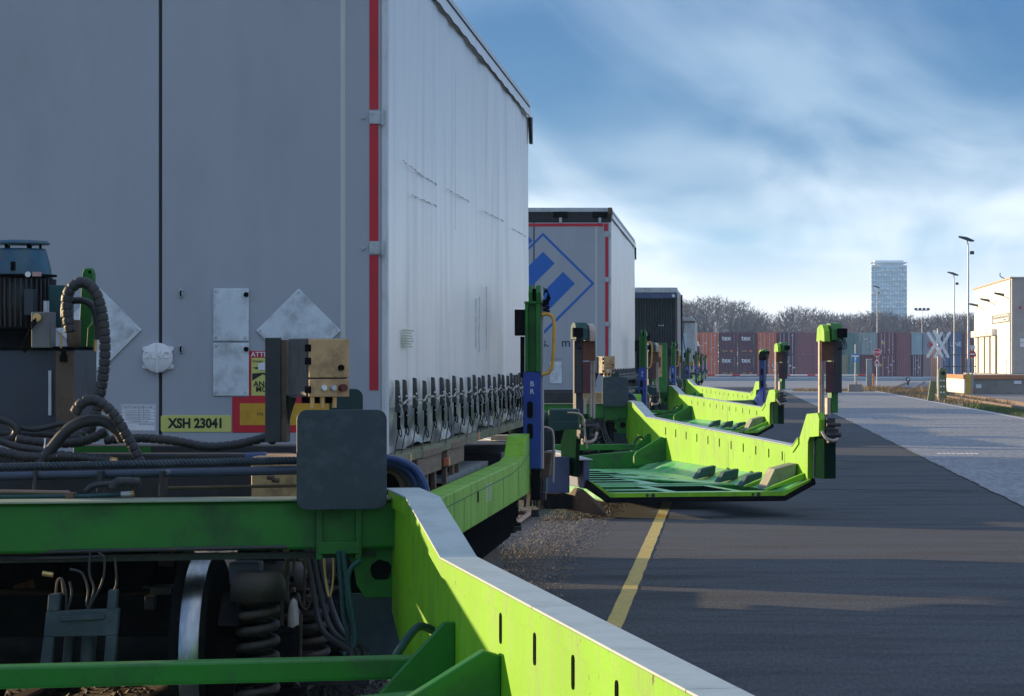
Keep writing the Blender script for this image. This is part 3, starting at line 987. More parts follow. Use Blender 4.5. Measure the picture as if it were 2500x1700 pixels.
def make_wagon():
    t = thing('rail_wagon', 'x', 'wagon', (TC, 15.4, 0), 0, 'wagons of the train')
    bogie(t, 15.4)
    bogie(t, 29.0)
    # platform over the first bogie
    MB().box(WX0, WX1 - 0.25, 14.7, 17.3, 1.0, 1.10).build('platform', steel, t, bevel=0.01)
    MB().box(WX0 + 0.1, WX1 - 0.35, 15.5, 15.7, 1.10, 1.40).build('bolster', steel, t, bevel=0.01)
    b = MB()
    b.box(-3.35, -2.13, 15.9, 16.2, 1.355, 1.43)
    b.build('cross_member', steel, t, bevel=0.008)
    MB().box(-3.34, -2.95, 15.89, 15.899, 1.36, 1.425).build('lit_patch', green, t)  # lit end of the beam put in as a green patch
    b = MB()
    b.box(-2.30, -1.98, 15.0, 15.5, 1.18, 1.40)
    b.build('end_block', tan, t, bevel=0.01)
    # channel post and control box
    b = MB()
    c0, c1 = P(647, 825, 14.35), P(686, 1080, 14.35)
    b.box(c0.x, c1.x, 14.35, 14.37, c1.z, c0.z)
    b.box(c0.x, c0.x + 0.02, 14.37, 14.50, c1.z, c0.z)
    cp = b.build('mount_post', steel, t, bevel=0.003)
    f0, f1 = P(686, 830, 14.37), P(699, 1080, 14.37)
    MB().box(f0.x, f1.x, 14.36, 14.5, f1.z, f0.z).build('post_flange', dusty, cp, bevel=0.003)
    ctr = P(778, 898, 14.3)
    Mx = Matrix.Translation(ctr) @ Matrix.Rotation(R(33), 4, 'Z')
    w2, d2, h2 = 0.103, 0.11, 0.134
    cb = MB().box(-w2, w2, -d2 + 0.022, d2, -h2, h2, Mx).build('control_box', mat('box_body_grey', (0.075, 0.072, 0.075), 0.55, var=0.2, dirt=(0.03, 0.03, 0.03), damt=0.6, dscale=8), t, bevel=0.006)
    MB().box(-w2 + 0.006, w2, -d2, -d2 + 0.020, -h2 + 0.088, h2 - 0.002, Mx).build('door', tan, cb, bevel=0.004)
    MB().box(-w2 + 0.006, w2, -d2, -d2 + 0.020, -h2, -h2 + 0.082, Mx).build('button_panel', tan, cb, bevel=0.004)
    for z in (0.09, 0.03, -0.1):
        MB().box(-w2 - 0.006, -w2 + 0.012, -d2 - 0.004, -d2 + 0.03, z - 0.016, z + 0.016, Mx).build('hinge', black, cb, bevel=0.002)
    MB().cyl(Mx @ Vector((0.058, -d2 - 0.012, 0.0)), Mx @ Vector((0.058, -d2, 0.0)), 0.014, 12).build('lock', black, cb)
    for x, m, l in ((-0.028, whitepl, 0.012), (0.018, galv, 0.018)):
        MB().cyl(Mx @ Vector((x, -d2 - l, -0.092)), Mx @ Vector((x, -d2, -0.092)), 0.013, 14).build('push_button', m, cb)
    MB().cyl(Mx @ Vector((0.063, -d2 - 0.03, -0.092)), Mx @ Vector((0.063, -d2, -0.092)), 0.017, 14).build('stop_knob', mat('dark_red_knob', (0.11, 0.02, 0.018), 0.5), cb)
    MB().box(-0.05, 0.06, -0.02, 0.08, -h2 - 0.03, -h2 - 0.001, Mx).build('bracket', black, cb, bevel=0.004)
    for x in (-0.06, -0.01, 0.05):
        MB().cyl(Mx @ Vector((x, -0.06, -h2 - 0.05)), Mx @ Vector((x, -0.06, -h2)), 0.011, 8).build('cable_gland', copper, cb)
    MB().tube(smooth_path([P(712, 965, 14.4), P(700, 1000, 14.42), P(688, 1040, 14.45), P(660, 1075, 14.5)], 6), 0.028, 9).build('cable', rubber, cb)
    for k, (m, o) in enumerate(((bluehose, 0), (bluehose, 1), (rubber, 2), (dusty, 3))):
        oy = o * 0.035
        MB().tube(smooth_path([P(880 - o * 6, 1124 + o * 9, 14.6 + oy), P(950, 1120 + o * 9, 14.6 + oy), P(1006 - o * 9, 1140 + o * 10, 14.6 + oy), P(1036 - o * 16, 1185 + o * 6, 14.6 + oy), P(1046 - o * 18, 1245, 14.6 + oy)], 8), 0.019, 9).build('brake_hose', m, t)
    # closed pocket: side beams, floor
    poly = [(16.3, 0.80), (16.3, 1.075), (24.6, 1.075), (25.15, 1.10), (25.5, 1.255), (25.95, 1.265), (25.95, 0.77)]
    for s in (-1, 1):
        xo = TC + s * 1.54
        xi = TC + s * 1.38
        a, c = sorted((xo, xi))
        sb = MB().prism(poly, 'x', a, c).build('side_beam', lime, t, bevel=0.006)
        if s > 0:
            MB().prism([(16.3, 1.0), (23.8, 1.0), (24.9, 1.03), (25.9, 1.10), (25.9, 1.107), (24.9, 1.037), (23.8, 1.007), (16.3, 1.007)], 'x', c + 0.0005, c + 0.002).build('weld_seam', GRN_SEAM, sb)
            MB().prism([(20.55 + x, z) for x, z in rrect(-0.05, 0.05, 0.93, 1.005, 0.02, 3)], 'x', c, c + 0.003).build('slot', black, sb)
            bb = MB()
            for i in range(6):
                for j in range(2):
                    bb.box(c, c + 0.0015, 21.25 + j * 0.28, 21.25 + j * 0.28 + 0.2, 0.90 + i * 0.022, 0.912 + i * 0.022)
            bb.build('stencil_text', mat('stencil_white', (0.5, 0.56, 0.4), 0.6, var=0.3, vscale=40), sb)
            for yy in (17.6, 19.5, 22.9, 24.6):
                MB().box(c, c + 0.0015, yy, yy + 0.012, 0.80, 1.0).build('weld_seam', GRN_SEAM, sb)
        # lower sill
        x0_, x1_ = sorted((TC + s * 1.30, TC + s * 1.50))
        MB().prism([(16.3, 0.45), (16.3, 0.78), (25.8, 0.76), (25.8, 0.52), (25.0, 0.45)], 'x', x0_, x1_ - 0.06 if s > 0 else x1_).build('sill', black, t, bevel=0.01)
        bb = MB()
        bb.prism([(17.5, 0.30), (17.5, 0.60), (24.5, 0.62), (24.9, 0.30)], 'x', (x1_ - 0.16 if s > 0 else x0_ - 0.015), (x1_ - 0.14 if s > 0 else x0_))
        bb.build('bolted_plate', dusty, t)
    MB().box(TC - 1.30, TC + 1.30, 16.4, 26.0, 0.15, 0.25).build('pocket_floor', steel, t)
    MB().box(TC + 1.05, TC + 1.25, 21.5, 25.2, 1.02, 1.06).build('guide_rail', galv, t)
    # end post, blue below and green above
    PY = 25.95
    def q(x, y):
        return P(x, y, PY)
    a, c = q(1277, 1145), q(1320, 908)
    ep = MB().box(a.x, c.x, PY, PY + 0.16, a.z, c.z).build('end_post', bluep, t, bevel=0.006)
    for (y0, y1) in ((980, 1021), (1034, 1072)):
        s0, s1 = q(1287, y1), q(1301, y0)
        MB().prism(rrect(s0.x, s1.x, s0.z, s1.z, 0.022, 5), 'y', PY - 0.003, PY + 0.01).build('slot', black, ep)
    for ch, yy in (('B', 938), ('R', 957)):
        text('lettering', ch, 0.062, whitetxt, ep, q(1299, yy) + Vector((0, -0.003, 0)))
    a, c = q(1320, 1145), q(1326, 742)
    MB().box(a.x, c.x, PY + 0.02, PY + 0.12, a.z, c.z).build('side_strip', mat('lilac_grey_strip', (0.36, 0.34, 0.38), 0.5, var=0.15), ep, bevel=0.003)
    b = MB()
    u0, u1 = q(1282, 908), q(1320, 742)
    b.box(u0.x, u0.x + 0.028, PY - 0.02, PY + 0.14, u0.z, u1.z)
    b.box(u1.x - 0.04, u1.x, PY - 0.02, PY + 0.14, u0.z, u1.z)
    b.box(u0.x + 0.028, u1.x - 0.04, PY + 0.03, PY + 0.14, u0.z, u1.z)
    b.box(u0.x - 0.006, u1.x + 0.006, PY - 0.03, PY + 0.15, u1.z, u1.z + 0.02)
    up = b.build('upper_post', green, t, bevel=0.004)
    for xa, xb in ((1291, 1300), (1309, 1320)):
        s0, s1 = q(xa, 742), q(xb, 697)
        MB().prism([(PY - 0.03, s0.z), (PY - 0.05, s1.z - 0.06), (PY - 0.01, s1.z), (PY + 0.1, s1.z), (PY + 0.14, s0.z)], 'x', s0.x, s1.x).build('post_prong', green, up, bevel=0.006)
    s0, s1 = q(1300, 742), q(1309, 705)
    MB().box(s0.x, s1.x, PY + 0.02, PY + 0.1, s0.z, s1.z).build('post_core', black, up)
    MB().lathe([(0.0, 0), (0.05, 0), (0.055, 0.012), (0.0, 0.012)], q(1322, 725), 'x', 14).build('pulley', galv, up)
    for (xa, ya, xb, yb) in ((1256, 820, 1282, 756), (1270, 922, 1281, 822)):
        s0, s1 = q(xa, ya), q(xb, yb)
        MB().box(s0.x, s1.x - 0.003, PY + 0.01, PY + 0.05, s0.z, s1.z).build('side_board', black, up, bevel=0.003)
    MB().tube(smooth_path([q(1323, 769), q(1338, 767), q(1349, 775), q(1353, 795), q(1351, 860), q(1348, 893), q(1340, 910), q(1323, 914)], 6), 0.015, 10).build('hand_grip', yellowp, up)
    b = MB()
    for k in range(4):
        b.tube(smooth_path([q(1322 + k * 2, 742 + k * 2), q(1334 + k * 3, 730), q(1337 - k, 712), q(1326, 703 + k * 6)], 6), 0.005, 5)
    for k in range(6):
        s0 = q(1324 + (k * 7) % 13, 735 + k * 5)
        b.box(s0.x, s0.x + 0.03, PY, PY + 0.04, s0.z - 0.02, s0.z + 0.01)
    b.build('cable', black, up)
    a, c = q(1296, 1222), q(1318, 1145)
    MB().box(a.x, c.x, PY + 0.02, PY + 0.1, a.z, c.z).build('post_foot', black, ep, bevel=0.005)
    # platform over the second bogie with steps and tank
    MB().box(WX0, WX1 - 0.1, 26.7, 31.0, 0.98, 1.08).build('platform', steel, t, bevel=0.01)
    MB().box(WX1 - 0.5, WX1 + 0.02, 30.7, 31.05, 1.09, 1.14).build('platform_edge', palesteel, t, bevel=0.006)
    MB().cyl((TC + 0.6, 30.9, 1.30), (TC + 1.72, 30.9, 1.30), 0.075, 18).build('air_tank', tealp, t)
    MB().box(TC + 1.42, TC + 1.72, 30.75, 31.0, 1.20, 1.40).build('valve_box', tealp, t, bevel=0.02)
    MB().tube(smooth_path([P(1385, 1008, 30.6), P(1412, 1010, 30.6), P(1424, 1022, 30.6), P(1428, 1060, 30.6), P(1433, 1095, 30.6)], 6), 0.010, 8).build('grab_rail', palesteel, t)
    MB().prism([(TC + 1.45, 1.18), (TC + 1.73, 1.22), (TC + 1.73, 1.28), (TC + 1.45, 1.28)], 'y', 30.55, 30.7).build('bracket', tealp, t)
    hp = [P(1318, 1043, 27.6), P(1340, 1046, 27.6), P(1350, 1058, 27.6), P(1352, 1100, 27.6), P(1350, 1178, 27.6)]
    MB().tube(smooth_path(hp, 6), 0.011, 8).build('grab_rail', palesteel, t)
    a, c = P(1318, 1100, 27.7), P(1350, 1050, 27.7)
    MB().box(a.x, c.x, 27.7, 27.74, a.z, c.z).build('step_panel', slate, t, bevel=0.01)
    a, c = P(1322, 1175, 27.7), P(1348, 1105, 27.7)
    MB().prism([(a.x, a.z), (c.x - 0.03, a.z + 0.04), (c.x, c.z), (a.x, c.z)], 'y', 27.7, 28.3).build('step_box', dusty, t, bevel=0.01)
    q_ = random.Random(5)
    for k in range(22):
        x, y, z = q_.uniform(-2.05, -1.85), q_.uniform(27.4, 30.6), q_.uniform(0.35, 0.95)
        MB().box(x, x + q_.uniform(0.02, 0.09), y, y + q_.uniform(0.05, 0.3), z, z + q_.uniform(0.02, 0.1)).build('brake_linkage', steel if k % 3 else dusty, t)
    for k in range(4):
        x = -1.98 + 0.055 * k
        MB().cyl((x, 30.4 + 0.05 * (k % 3), 0.45), (x + 0.03, 30.4, 0.98), 0.012, 6).build('brake_rod', steel, t)
    MB().box(-1.98, -1.80, 30.9, 31.2, 0.55, 1.12).build('buffer_plate', slate, t, bevel=0.02)
    MB().box(WX0, WX1 - 0.2, 31.1, 31.35, 0.55, 1.0).build('headstock', black, t, bevel=0.02)
    return t


wg = make_wagon()
WLAB = ['nearest wagon of the train, carrying the grey trailer with the red edge strips',
        'second wagon, carrying the trailer with the blue diamond logo',
        'third wagon, with the green framed cabinet on its end platform',
        'fourth wagon, carrying the dark open-backed trailer',
        'fifth wagon, between the dark trailer and the pale trailer',
        'sixth wagon, carrying the pale trailer with rusty top edge',
        'seventh and farthest wagon of the train, under the tank trailer']
wg['label'] = WLAB[0]
for k in range(1, 7):
    c = copy_tree(wg)
    c.location.y += DW * k
    c['label'] = WLAB[k]

# ---- gear that shows only on the nearest wagon: the hydraulic power unit and its hoses
MY = 15.2
mc = P(45, 700, MY)
pu = MB()
pu.lathe([(0.0, 2.02 - 0.0), (0.165, 2.02), (0.165, 2.27), (0.0, 2.27)], (mc.x, MY, 0), 'z', 40)
for i in range(44):
    a = 2 * math.pi * i / 44
    M_ = Matrix.Translation((mc.x, MY, 0)) @ Matrix.Rotation(a, 4, 'Z')
    pu.box(0.16, 0.182, -0.004, 0.004, 2.03, 2.262, M_)
pm = pu.build('pump_motor', steel, wg)
MB().lathe([(0.0, 2.275), (0.185, 2.275), (0.185, 2.285), (0.0, 2.285)], (mc.x, MY, 0), 'z', 40).build('motor_flange', black, pm)
MB().lathe([(0.160, 2.285), (0.158, 2.31), (0.135, 2.40), (0.128, 2.412), (0.0, 2.412)], (mc.x, MY, 0), 'z', 48).build('fan_cowl', motorblue, pm)
MB().lathe([(0.0, 2.432), (0.150, 2.432), (0.152, 2.437), (0.140, 2.450), (0.05, 2.456), (0.0, 2.456)], (mc.x, MY, 0), 'z', 48).build('rain_cap', motorblue, pm)
for i in range(6):
    a = 2 * math.pi * (i + 0.15) / 6
    MB().cyl((mc.x + 0.105 * math.cos(a), MY + 0.105 * math.sin(a), 2.40), (mc.x + 0.105 * math.cos(a), MY + 0.105 * math.sin(a), 2.436), 0.007, 8).build('cap_stud', black, pm)
MB().cyl(P(68, 670, 15.035), P(68, 670, 15.028), 0.014, 16).build('round_sticker', whitepl, pm)
a, c = P(79, 675, 15.03), P(99, 664, 15.03)
MB().box(a.x, c.x, 15.028, 15.05, a.z, c.z).build('sticker', mat('pale_red_sticker', (0.5, 0.28, 0.26), 0.5), pm)
MB().cyl(P(32, 660, 15.04), P(32, 640, 15.05), 0.012, 10).build('lifting_eye', black, pm)
a, c = P(60, 770, 15.0), P(82, 706, 15.0)
MB().box(a.x, c.x, 14.99, 15.05, a.z, c.z).build('rating_plate', slate, pm, bevel=0.003)
a, c = P(122, 800, 15.15), P(165, 697, 15.15)
MB().box(a.x, c.x, 15.1, 15.3, a.z, c.z).build('terminal_box', tealp, pm, bevel=0.008)
MB().lathe([(0.165, 2.02), (0.12, 1.99), (0.12, 1.92), (0.17, 1.92)], (mc.x, MY, 0), 'z', 30).build('bell_housing', black, pm)
a, c = P(80, 850, 14.95), P(126, 762, 14.95)
vb = MB().box(a.x, c.x, 14.92, 15.05, a.z, c.z).build('valve_block', mat('valve_grey', (0.17, 0.165, 0.17), 0.5, metal=0.3, var=0.2, dirt=(0.06, 0.05, 0.05), damt=0.6, dscale=8), pm, bevel=0.005)
MB().cyl(P(90, 775, 14.92), P(90, 775, 14.89), 0.02, 14).build('valve_knob', copper, vb)
MB().cyl(P(113, 762, 14.98), P(113, 735, 14.98), 0.014, 10).build('fitting', galv, vb)
for k in range(3):
    MB().tube(smooth_path([P(88, 778 + k * 5, 14.88), P(70, 800 + 6 * k, 14.9), P(72 - 8 * k, 840, 14.92), P(60, 860, 14.95)], 6), 0.004, 5).build('wire', black, vb)
a, c = P(-70, 1062, 15.0), P(182, 853, 15.0)
tk = MB().box(a.x, c.x, 15.0, 15.5, a.z, c.z).build('oil_tank', mat('tank_navy', (0.030, 0.040, 0.062), 0.5, var=0.15, dirt=(0.06, 0.05, 0.045), damt=0.5, dscale=5), wg, bevel=0.008)
MB().box(a.x - 0.01, c.x + 0.006, 14.985, 15.5, c.z, c.z + 0.014).build('tank_lid', black, tk, bevel=0.003)
a, c = P(118, 1015, 14.99), P(126, 905, 14.99)
MB().box(a.x, c.x, 14.985, 15.0, a.z, c.z).build('level_gauge', galv, tk, bevel=0.003)
a, c = P(137, 1060, 14.97), P(180, 858, 14.97)
MB().box(a.x, c.x, 14.96, 15.0, a.z, c.z).build('side_panel', dusty, tk, bevel=0.003)
# filter canister and fittings beside the motor
MB().lathe([(0.0, 1.93), (0.03, 1.93), (0.034, 1.955), (0.034, 2.06), (0.0, 2.06)], (P(180, 0, 14.95).x, 14.95, 0), 'z', 16).build('filter', dusty, pm)
MB().lathe([(0.0, 1.86), (0.018, 1.86), (0.018, 1.89), (0.012, 1.89), (0.012, 1.92), (0.0, 1.92)], (P(155, 0, 14.95).x, 14.95, 0), 'z', 12).build('fitting', black, pm)
MB().cyl(P(149, 850, 14.95), P(149, 812, 14.95), 0.006, 8).build('fitting', copper, pm)
MB().cyl(P(232, 858, 15.05), P(234, 828, 15.05), 0.009, 8).build('fitting', copper, pm)
# green lever
MB().prism([tuple((P(x, y, 15.6).x, P(x, y, 15.6).z)) for x, y in ((203, 668), (208, 656), (226, 655), (231, 668), (231, 740), (214, 900), (190, 1066), (148, 1066), (168, 960), (196, 800))], 'y', 15.57, 15.63).build('lever', green, wg, bevel=0.006)
MB().prism([tuple((P(x, y, 15.5).x, P(x, y, 15.5).z)) for x, y in ((214, 800), (232, 780), (232, 1000), (205, 1066), (195, 1066))], 'y', 15.5, 15.54).build('lever_brace', green, wg, bevel=0.006)
MB().cyl(P(219, 664, 15.56), P(219, 664, 15.7), 0.008, 8).build('lever_pin', black, wg)


def hp(pts, Y0, r, rib=True, m=rubber):
    path = [P(p[0], p[1], Y0 + (p[2] if len(p) > 2 else 0)) for p in pts]
    b = ribbed(path, r) if rib else MB().tube(smooth_path(path, 8), r, 10)
    return b.build('hose', m, wg)


hp([(172, 812), (165, 770), (164, 725), (180, 698), (206, 690), (232, 712), (248, 760), (256, 830), (254, 900), (244, 965), (228, 1030), (212, 1060)], 14.8, 0.0275)
hp([(160, 800), (158, 750), (170, 715, .04)], 14.85, 0.020, False)
hp([(172, 735), (205, 735), (228, 752), (238, 790), (240, 830)], 14.9, 0.017, False)
hp([(182, 1010), (200, 985), (228, 977), (262, 996), (290, 1030), (312, 1070), (330, 1100), (342, 1130)], 14.5, 0.0265)
hp([(95, 1136), (130, 1090), (165, 1050), (205, 1030), (250, 1028), (285, 1050), (300, 1075)], 14.55, 0.0275, False)
hp([(40, 1072), (80, 1078), (130, 1082), (190, 1080), (230, 1068), (262, 1052)], 14.7, 0.024)
hp([(-20, 1098), (20, 1108), (70, 1116), (120, 1116), (160, 1112)], 14.55, 0.024)
hp([(140, 1112), (190, 1116), (240, 1122), (275, 1126)], 14.5, 0.022)
hp([(-20, 1070), (40, 1090), (90, 1098), (130, 1104)], 14.65, 0.018, False)
hp([(-20, 1020), (20, 1030), (40, 1050), (30, 1070), (0, 1075)], 14.75, 0.020, False)
hp([(50, 1045), (90, 1048), (150, 1035), (170, 1040)], 14.8, 0.013, False)
hp([(255, 1075), (340, 1070), (420, 1076), (500, 1090), (560, 1088), (620, 1076), (660, 1064)], 14.9, 0.022)
hp([(-20, 1058), (60, 1060), (120, 1062), (200, 1068)], 14.85, 0.015, False)
hp([(275, 1195), (282, 1180), (300, 1176), (345, 1178)], 14.15, 0.022)
hp([(210, 1200), (230, 1186), (270, 1182), (330, 1185)], 14.2, 0.014, False)
b = MB()
b.tube([P(262, 1124, 14.5), P(275, 1126, 14.5), P(286, 1128, 14.5)], 0.019, 10)
b.build('hose_coupling', copper, wg)
MB().tube(smooth_path([P(110, 1071, 14.62), P(109, 1088, 14.60), P(107, 1112, 14.53)], 4), 0.004, 5).build('cable_tie', whitepl, wg)
# twisted conduit and pipe along the beam
for k, m in ((0, slate), (1, slate), (2, slate)):
    pts = []
    p0, p1 = P(-40, 1141, 14.35), P(740, 1124, 14.45)
    nseg = 420
    for i in range(nseg):
        f = i / (nseg - 1)
        p = p0.lerp(p1, f)
        a = f * 2 * math.pi * 26 + k * 2 * math.pi / 3
        pts.append(p + Vector((0, math.cos(a) * 0.0095, math.sin(a) * 0.0095)))
    MB().tube(pts, 0.0095, 6).build('twisted_conduit', m, wg)
MB().tube([P(-40, 1164, 14.32), P(740, 1148, 14.42)], 0.021, 12).build('pipe', mat('pipe_navy', (0.03, 0.045, 0.08), 0.4, var=0.2, dirt=(0.3, 0.32, 0.35), damt=0.5, dscale=7, dlo=0.62, dhi=0.68), wg)
for x in (82, 238, 390):
    a, c = P(x, 1212, 14.3), P(x + (14 if x == 238 else 8), 1150, 14.3)
    MB().box(a.x, c.x, 14.28, 14.42, a.z, c.z).build('pipe_clamp', steel, wg, bevel=0.002)
MB().tube([P(-40, 1200, 14.25), P(170, 1203, 14.25)], 0.010, 8).build('pipe', wood, wg)
MB().tube([P(-40, 1214, 14.18), P(200, 1212, 14.18), P(300, 1207, 14.18)], 0.010, 8).build('pipe', tealp, wg)
MB().tube([P(296, 1207, 14.18), P(322, 1206, 14.18)], 0.013, 10).build('pipe_end', galv, wg)
MB().tube([P(320, 1206, 14.18), P(327, 1206, 14.18)], 0.014, 10).build('pipe_nut', copper, wg)
a, c = P(165, 1222, 14.17), P(182, 1203, 14.17)
MB().box(a.x, c.x, 14.13, 14.22, a.z, c.z).build('pipe_clamp', dusty, wg, bevel=0.002)
MB().tube([P(390, 1192, 14.5), P(735, 1186, 14.5)], 0.008, 6).build('pipe', dusty, wg)
MB().cyl(P(600, 1120, 15.2), P(650, 1118, 15.2), 0.03, 14).build('pipe_end', bluehose, wg)
for (x, y) in ((660, 1165), (672, 1172)):
    MB().cyl(P(x - 8, y, 14.7), P(x + 10, y + 2, 14.7), 0.012, 8).build('fitting', dusty, wg)

# below the beam: bracket with cylinders, hoses, brake rods
BYY = 13.75
def zx(pts, Y0):
    return [(P(x, y, Y0).x, P(x, y, Y0).z) for x, y in pts]
b = MB()
for poly in (((118, 1452), (146, 1448), (143, 1492), (115, 1494)), ((264, 1441), (286, 1440), (283, 1488), (260, 1489)),
             ((112, 1494), (290, 1486), (284, 1552), (106, 1556)), ((106, 1556), (132, 1556), (120, 1660), (92, 1660)), ((258, 1552), (284, 1552), (276, 1660), (250, 1660))):
    b.prism(zx(poly, BYY), 'y', BYY, BYY + 0.05)
b.prism(zx(((148, 1505), (256, 1498), (256, 1512), (148, 1518)), BYY), 'y', BYY - 0.012, BYY)
br = b.build('lock_bracket', slate, wg, bevel=0.004)
for x, r in ((165, 0.022), (215, 0.034)):
    MB().cyl(P(x + 4, 1552, BYY + .12), P(x - 6, 1665, BYY + .12), r, 14).build('lock_cylinder', slate, br)
for pts in (((136, 1452), (140, 1420), (150, 1415), (156, 1452)), ((150, 1410), (160, 1440), (162, 1490)), ((165, 1490), (175, 1450), (170, 1420)), ((220, 1350), (218, 1400), (230, 1440), (212, 1490)), ((240, 1350), (255, 1365), (250, 1420), (225, 1470), (212, 1495)), ((170, 1390), (200, 1400), (215, 1440), (210, 1480)), ((280, 1360), (285, 1420), (280, 1440))):
    MB().tube(smooth_path([P(x, y, BYY + 0.04) for x, y in pts], 7), 0.006, 6).build('brake_hose', dusty if pts[0][0] < 150 else rubber, br)
MB().cyl(P(104, 1400, BYY + .1), P(130, 1404, BYY + .1), 0.012, 10).build('fitting', copper, br)
MB().tube([P(-20, 1352, 13.9), P(240, 1345, 13.9), P(700, 1336, 14.0)], 0.009, 8).build('pipe', steel, wg)
MB().tube([P(-20, 1366, 13.9), P(180, 1362, 13.9), P(250, 1358, 13.9)], 0.006, 8).build('pipe', steel, wg)
# brown/grey brake disc and rods right of the springs
MB().lathe([(0.0, 0.012), (0.105, 0.012), (0.115, 0.0), (0.105, -0.012), (0.0, -0.012)], (P(716, 0, 14.6).x, 14.6, P(0, 1520, 14.6).z), 'x', 26).build('brake_disc', palesteel, wg)
for (x, y0, y1, r) in ((703, 1350, 1470, 0.010), (745, 1350, 1480, 0.006), (690, 1400, 1640, 0.009), (735, 1500, 1640, 0.008), (720, 1345, 1395, 0.006)):
    MB().cyl(P(x, y0, 14.55), P(x - 3, y1, 14.55), r, 8).build('brake_rod', dusty, wg)
qq = random.Random(11)
for k in range(22):
    x, y = qq.uniform(640, 750), qq.uniform(1345, 1460)
    w_, h_ = qq.uniform(8, 26), qq.uniform(6, 22)
    a, c = P(x, y + h_, 14.6 + 0.03 * k), P(x + w_, y, 14.6 + 0.03 * k)
    MB().box(a.x, c.x, 14.6 + 0.03 * k, 14.65 + 0.03 * k, a.z, c.z).build('brake_linkage', dusty if k % 3 else black, wg, bevel=0.004)
MB().tube(smooth_path([P(790, 1342, 14.3), P(793, 1400, 14.3), P(798, 1440, 14.3), P(804, 1458, 14.3), P(810, 1440, 14.3), P(814, 1400, 14.3), P(812, 1342, 14.3)], 6), 0.006, 7).build('brake_hose', copper, wg)
MB().tube(smooth_path([P(725, 1450, 14.7), P(735, 1475, 14.7), P(748, 1488, 14.7), P(765, 1450, 14.7), P(778, 1395, 14.7)], 6), 0.006, 7).build('brake_hose', dusty, wg)
for k, pts in enumerate((((826, 1345), (832, 1420), (838, 1500), (850, 1560), (842, 1620)), ((838, 1345), (846, 1420), (852, 1490), (866, 1540), (852, 1620)), ((880, 1368), (856, 1390), (850, 1430), (862, 1500), (868, 1570), (840, 1600)))):
    MB().tube(smooth_path([P(x, y, 14.1 - 0.05 * k) for x, y in pts], 7), 0.011, 8).build('brake_hose', tealp, wg)
a, c = P(563, 1424, 14.3), P(636, 1372, 14.3)
MB().box(a.x, c.x, 14.25, 14.4, a.z, c.z).build('bracket', slate, wg, bevel=0.006)

qq = random.Random(29)
for k in range(26):
    x, y = qq.uniform(310, 560), qq.uniform(1345, 1600)
    if 425 < x < 525:
        continue
    Yk = 14.75 + 0.05 * k
    w_, h_ = qq.uniform(10, 46), qq.uniform(8, 40)
    a, c = P(x, y + h_, Yk), P(x + w_, y, Yk)
    MB().box(a.x, c.x, Yk, Yk + 0.06, a.z, c.z).build('brake_linkage', steel if k % 2 else springm, wg, bevel=0.004)
# cabinet with beige door on the third wagon
t = thing('control_cabinet', 'green framed cabinet with beige door standing on the third wagon', 'cabinet', (-1.83, 81.0, 1.10))
a, c = P(1586, 935, 81.0), P(1628, 838, 81.0)
MB().box(a.x, c.x, 81.0, 81.5, 1.10, c.z).build('frame', green, t, bevel=0.01)
MB().box(a.x + 0.03, c.x - 0.12, 80.985, 81.0, 1.5, c.z - 0.05).build('door', tan, t, bevel=0.006)
MB().box(a.x + 0.1, c.x - 0.16, 80.97, 80.985, 1.75, 2.02).build('sign_board', brown, t)
# ------------------------------------------------------------------ semi-trailers
TR = TC + 1.275                  # right side of the trailers
TL = TC - 1.275
skirtm = mat('grey_tarpaulin', (0.33, 0.335, 0.34), 0.30, var=0.25, vscale=3, dirt=(0.17, 0.17, 0.165), damt=0.8, dscale=4, bump=0.5, bscale=7)  # lower band of the curtain, greyer than the rest


def curtain(t, Y0, Y1, x, z0, z1, m, sgn=1, fold=0.5, ny=220, nz=46):
    b = MB()
    vs_, fs = [], []
    for j in range(nz + 1):
        fz = j / nz
        z = z0 + (1.80 - z0) * fz / 0.5 if fz <= 0.5 else 1.80 + (z1 - 1.80) * (fz - 0.5) / 0.5
        for i in range(ny + 1):
            y = Y0 + (Y1 - Y0) * i / ny
            low = max(0.0, min(1.0, (1.74 - z) / 0.3))
            d = 0.004 * math.sin(y * 2.1 + z * 1.3) + 0.003 * math.sin(y * 5.3 + 0.5 * z)
            d += -0.010 * math.exp(-((((y - Y0) % 2.6) - 1.3) / 0.22) ** 2) + 0.006 * math.sin(y * 0.9 + z * 0.7)
            d += 0.0008 * abs(math.sin(math.pi * (y - 17.82) / fold)) * (1 - low)
            d += low * (0.026 * abs(math.sin(math.pi * (y - 17.82) / fold)) ** 0.6 + 0.010 * math.sin(z * 31 + y * 3.1) + 0.007 * math.sin(y * 7.7 + z * 19)) - 0.085 * low ** 1.6
            zz = z
            if j == 0:
                zz += 0.018 * math.sin(y * 2.3) + 0.010 * math.sin(y * 7.1)
            vs_.append((x + sgn * d, y, zz))
    for j in range(nz):
        for i in range(ny):
            a = j * (ny + 1) + i
            f = (a, a + 1, a + ny + 2, a + ny + 1)
            fs.append(f if sgn > 0 else f[::-1])
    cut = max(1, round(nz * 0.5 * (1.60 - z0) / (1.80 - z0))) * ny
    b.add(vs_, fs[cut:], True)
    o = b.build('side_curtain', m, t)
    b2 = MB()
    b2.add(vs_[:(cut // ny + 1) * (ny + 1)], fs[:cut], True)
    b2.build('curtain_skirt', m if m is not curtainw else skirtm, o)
    return o


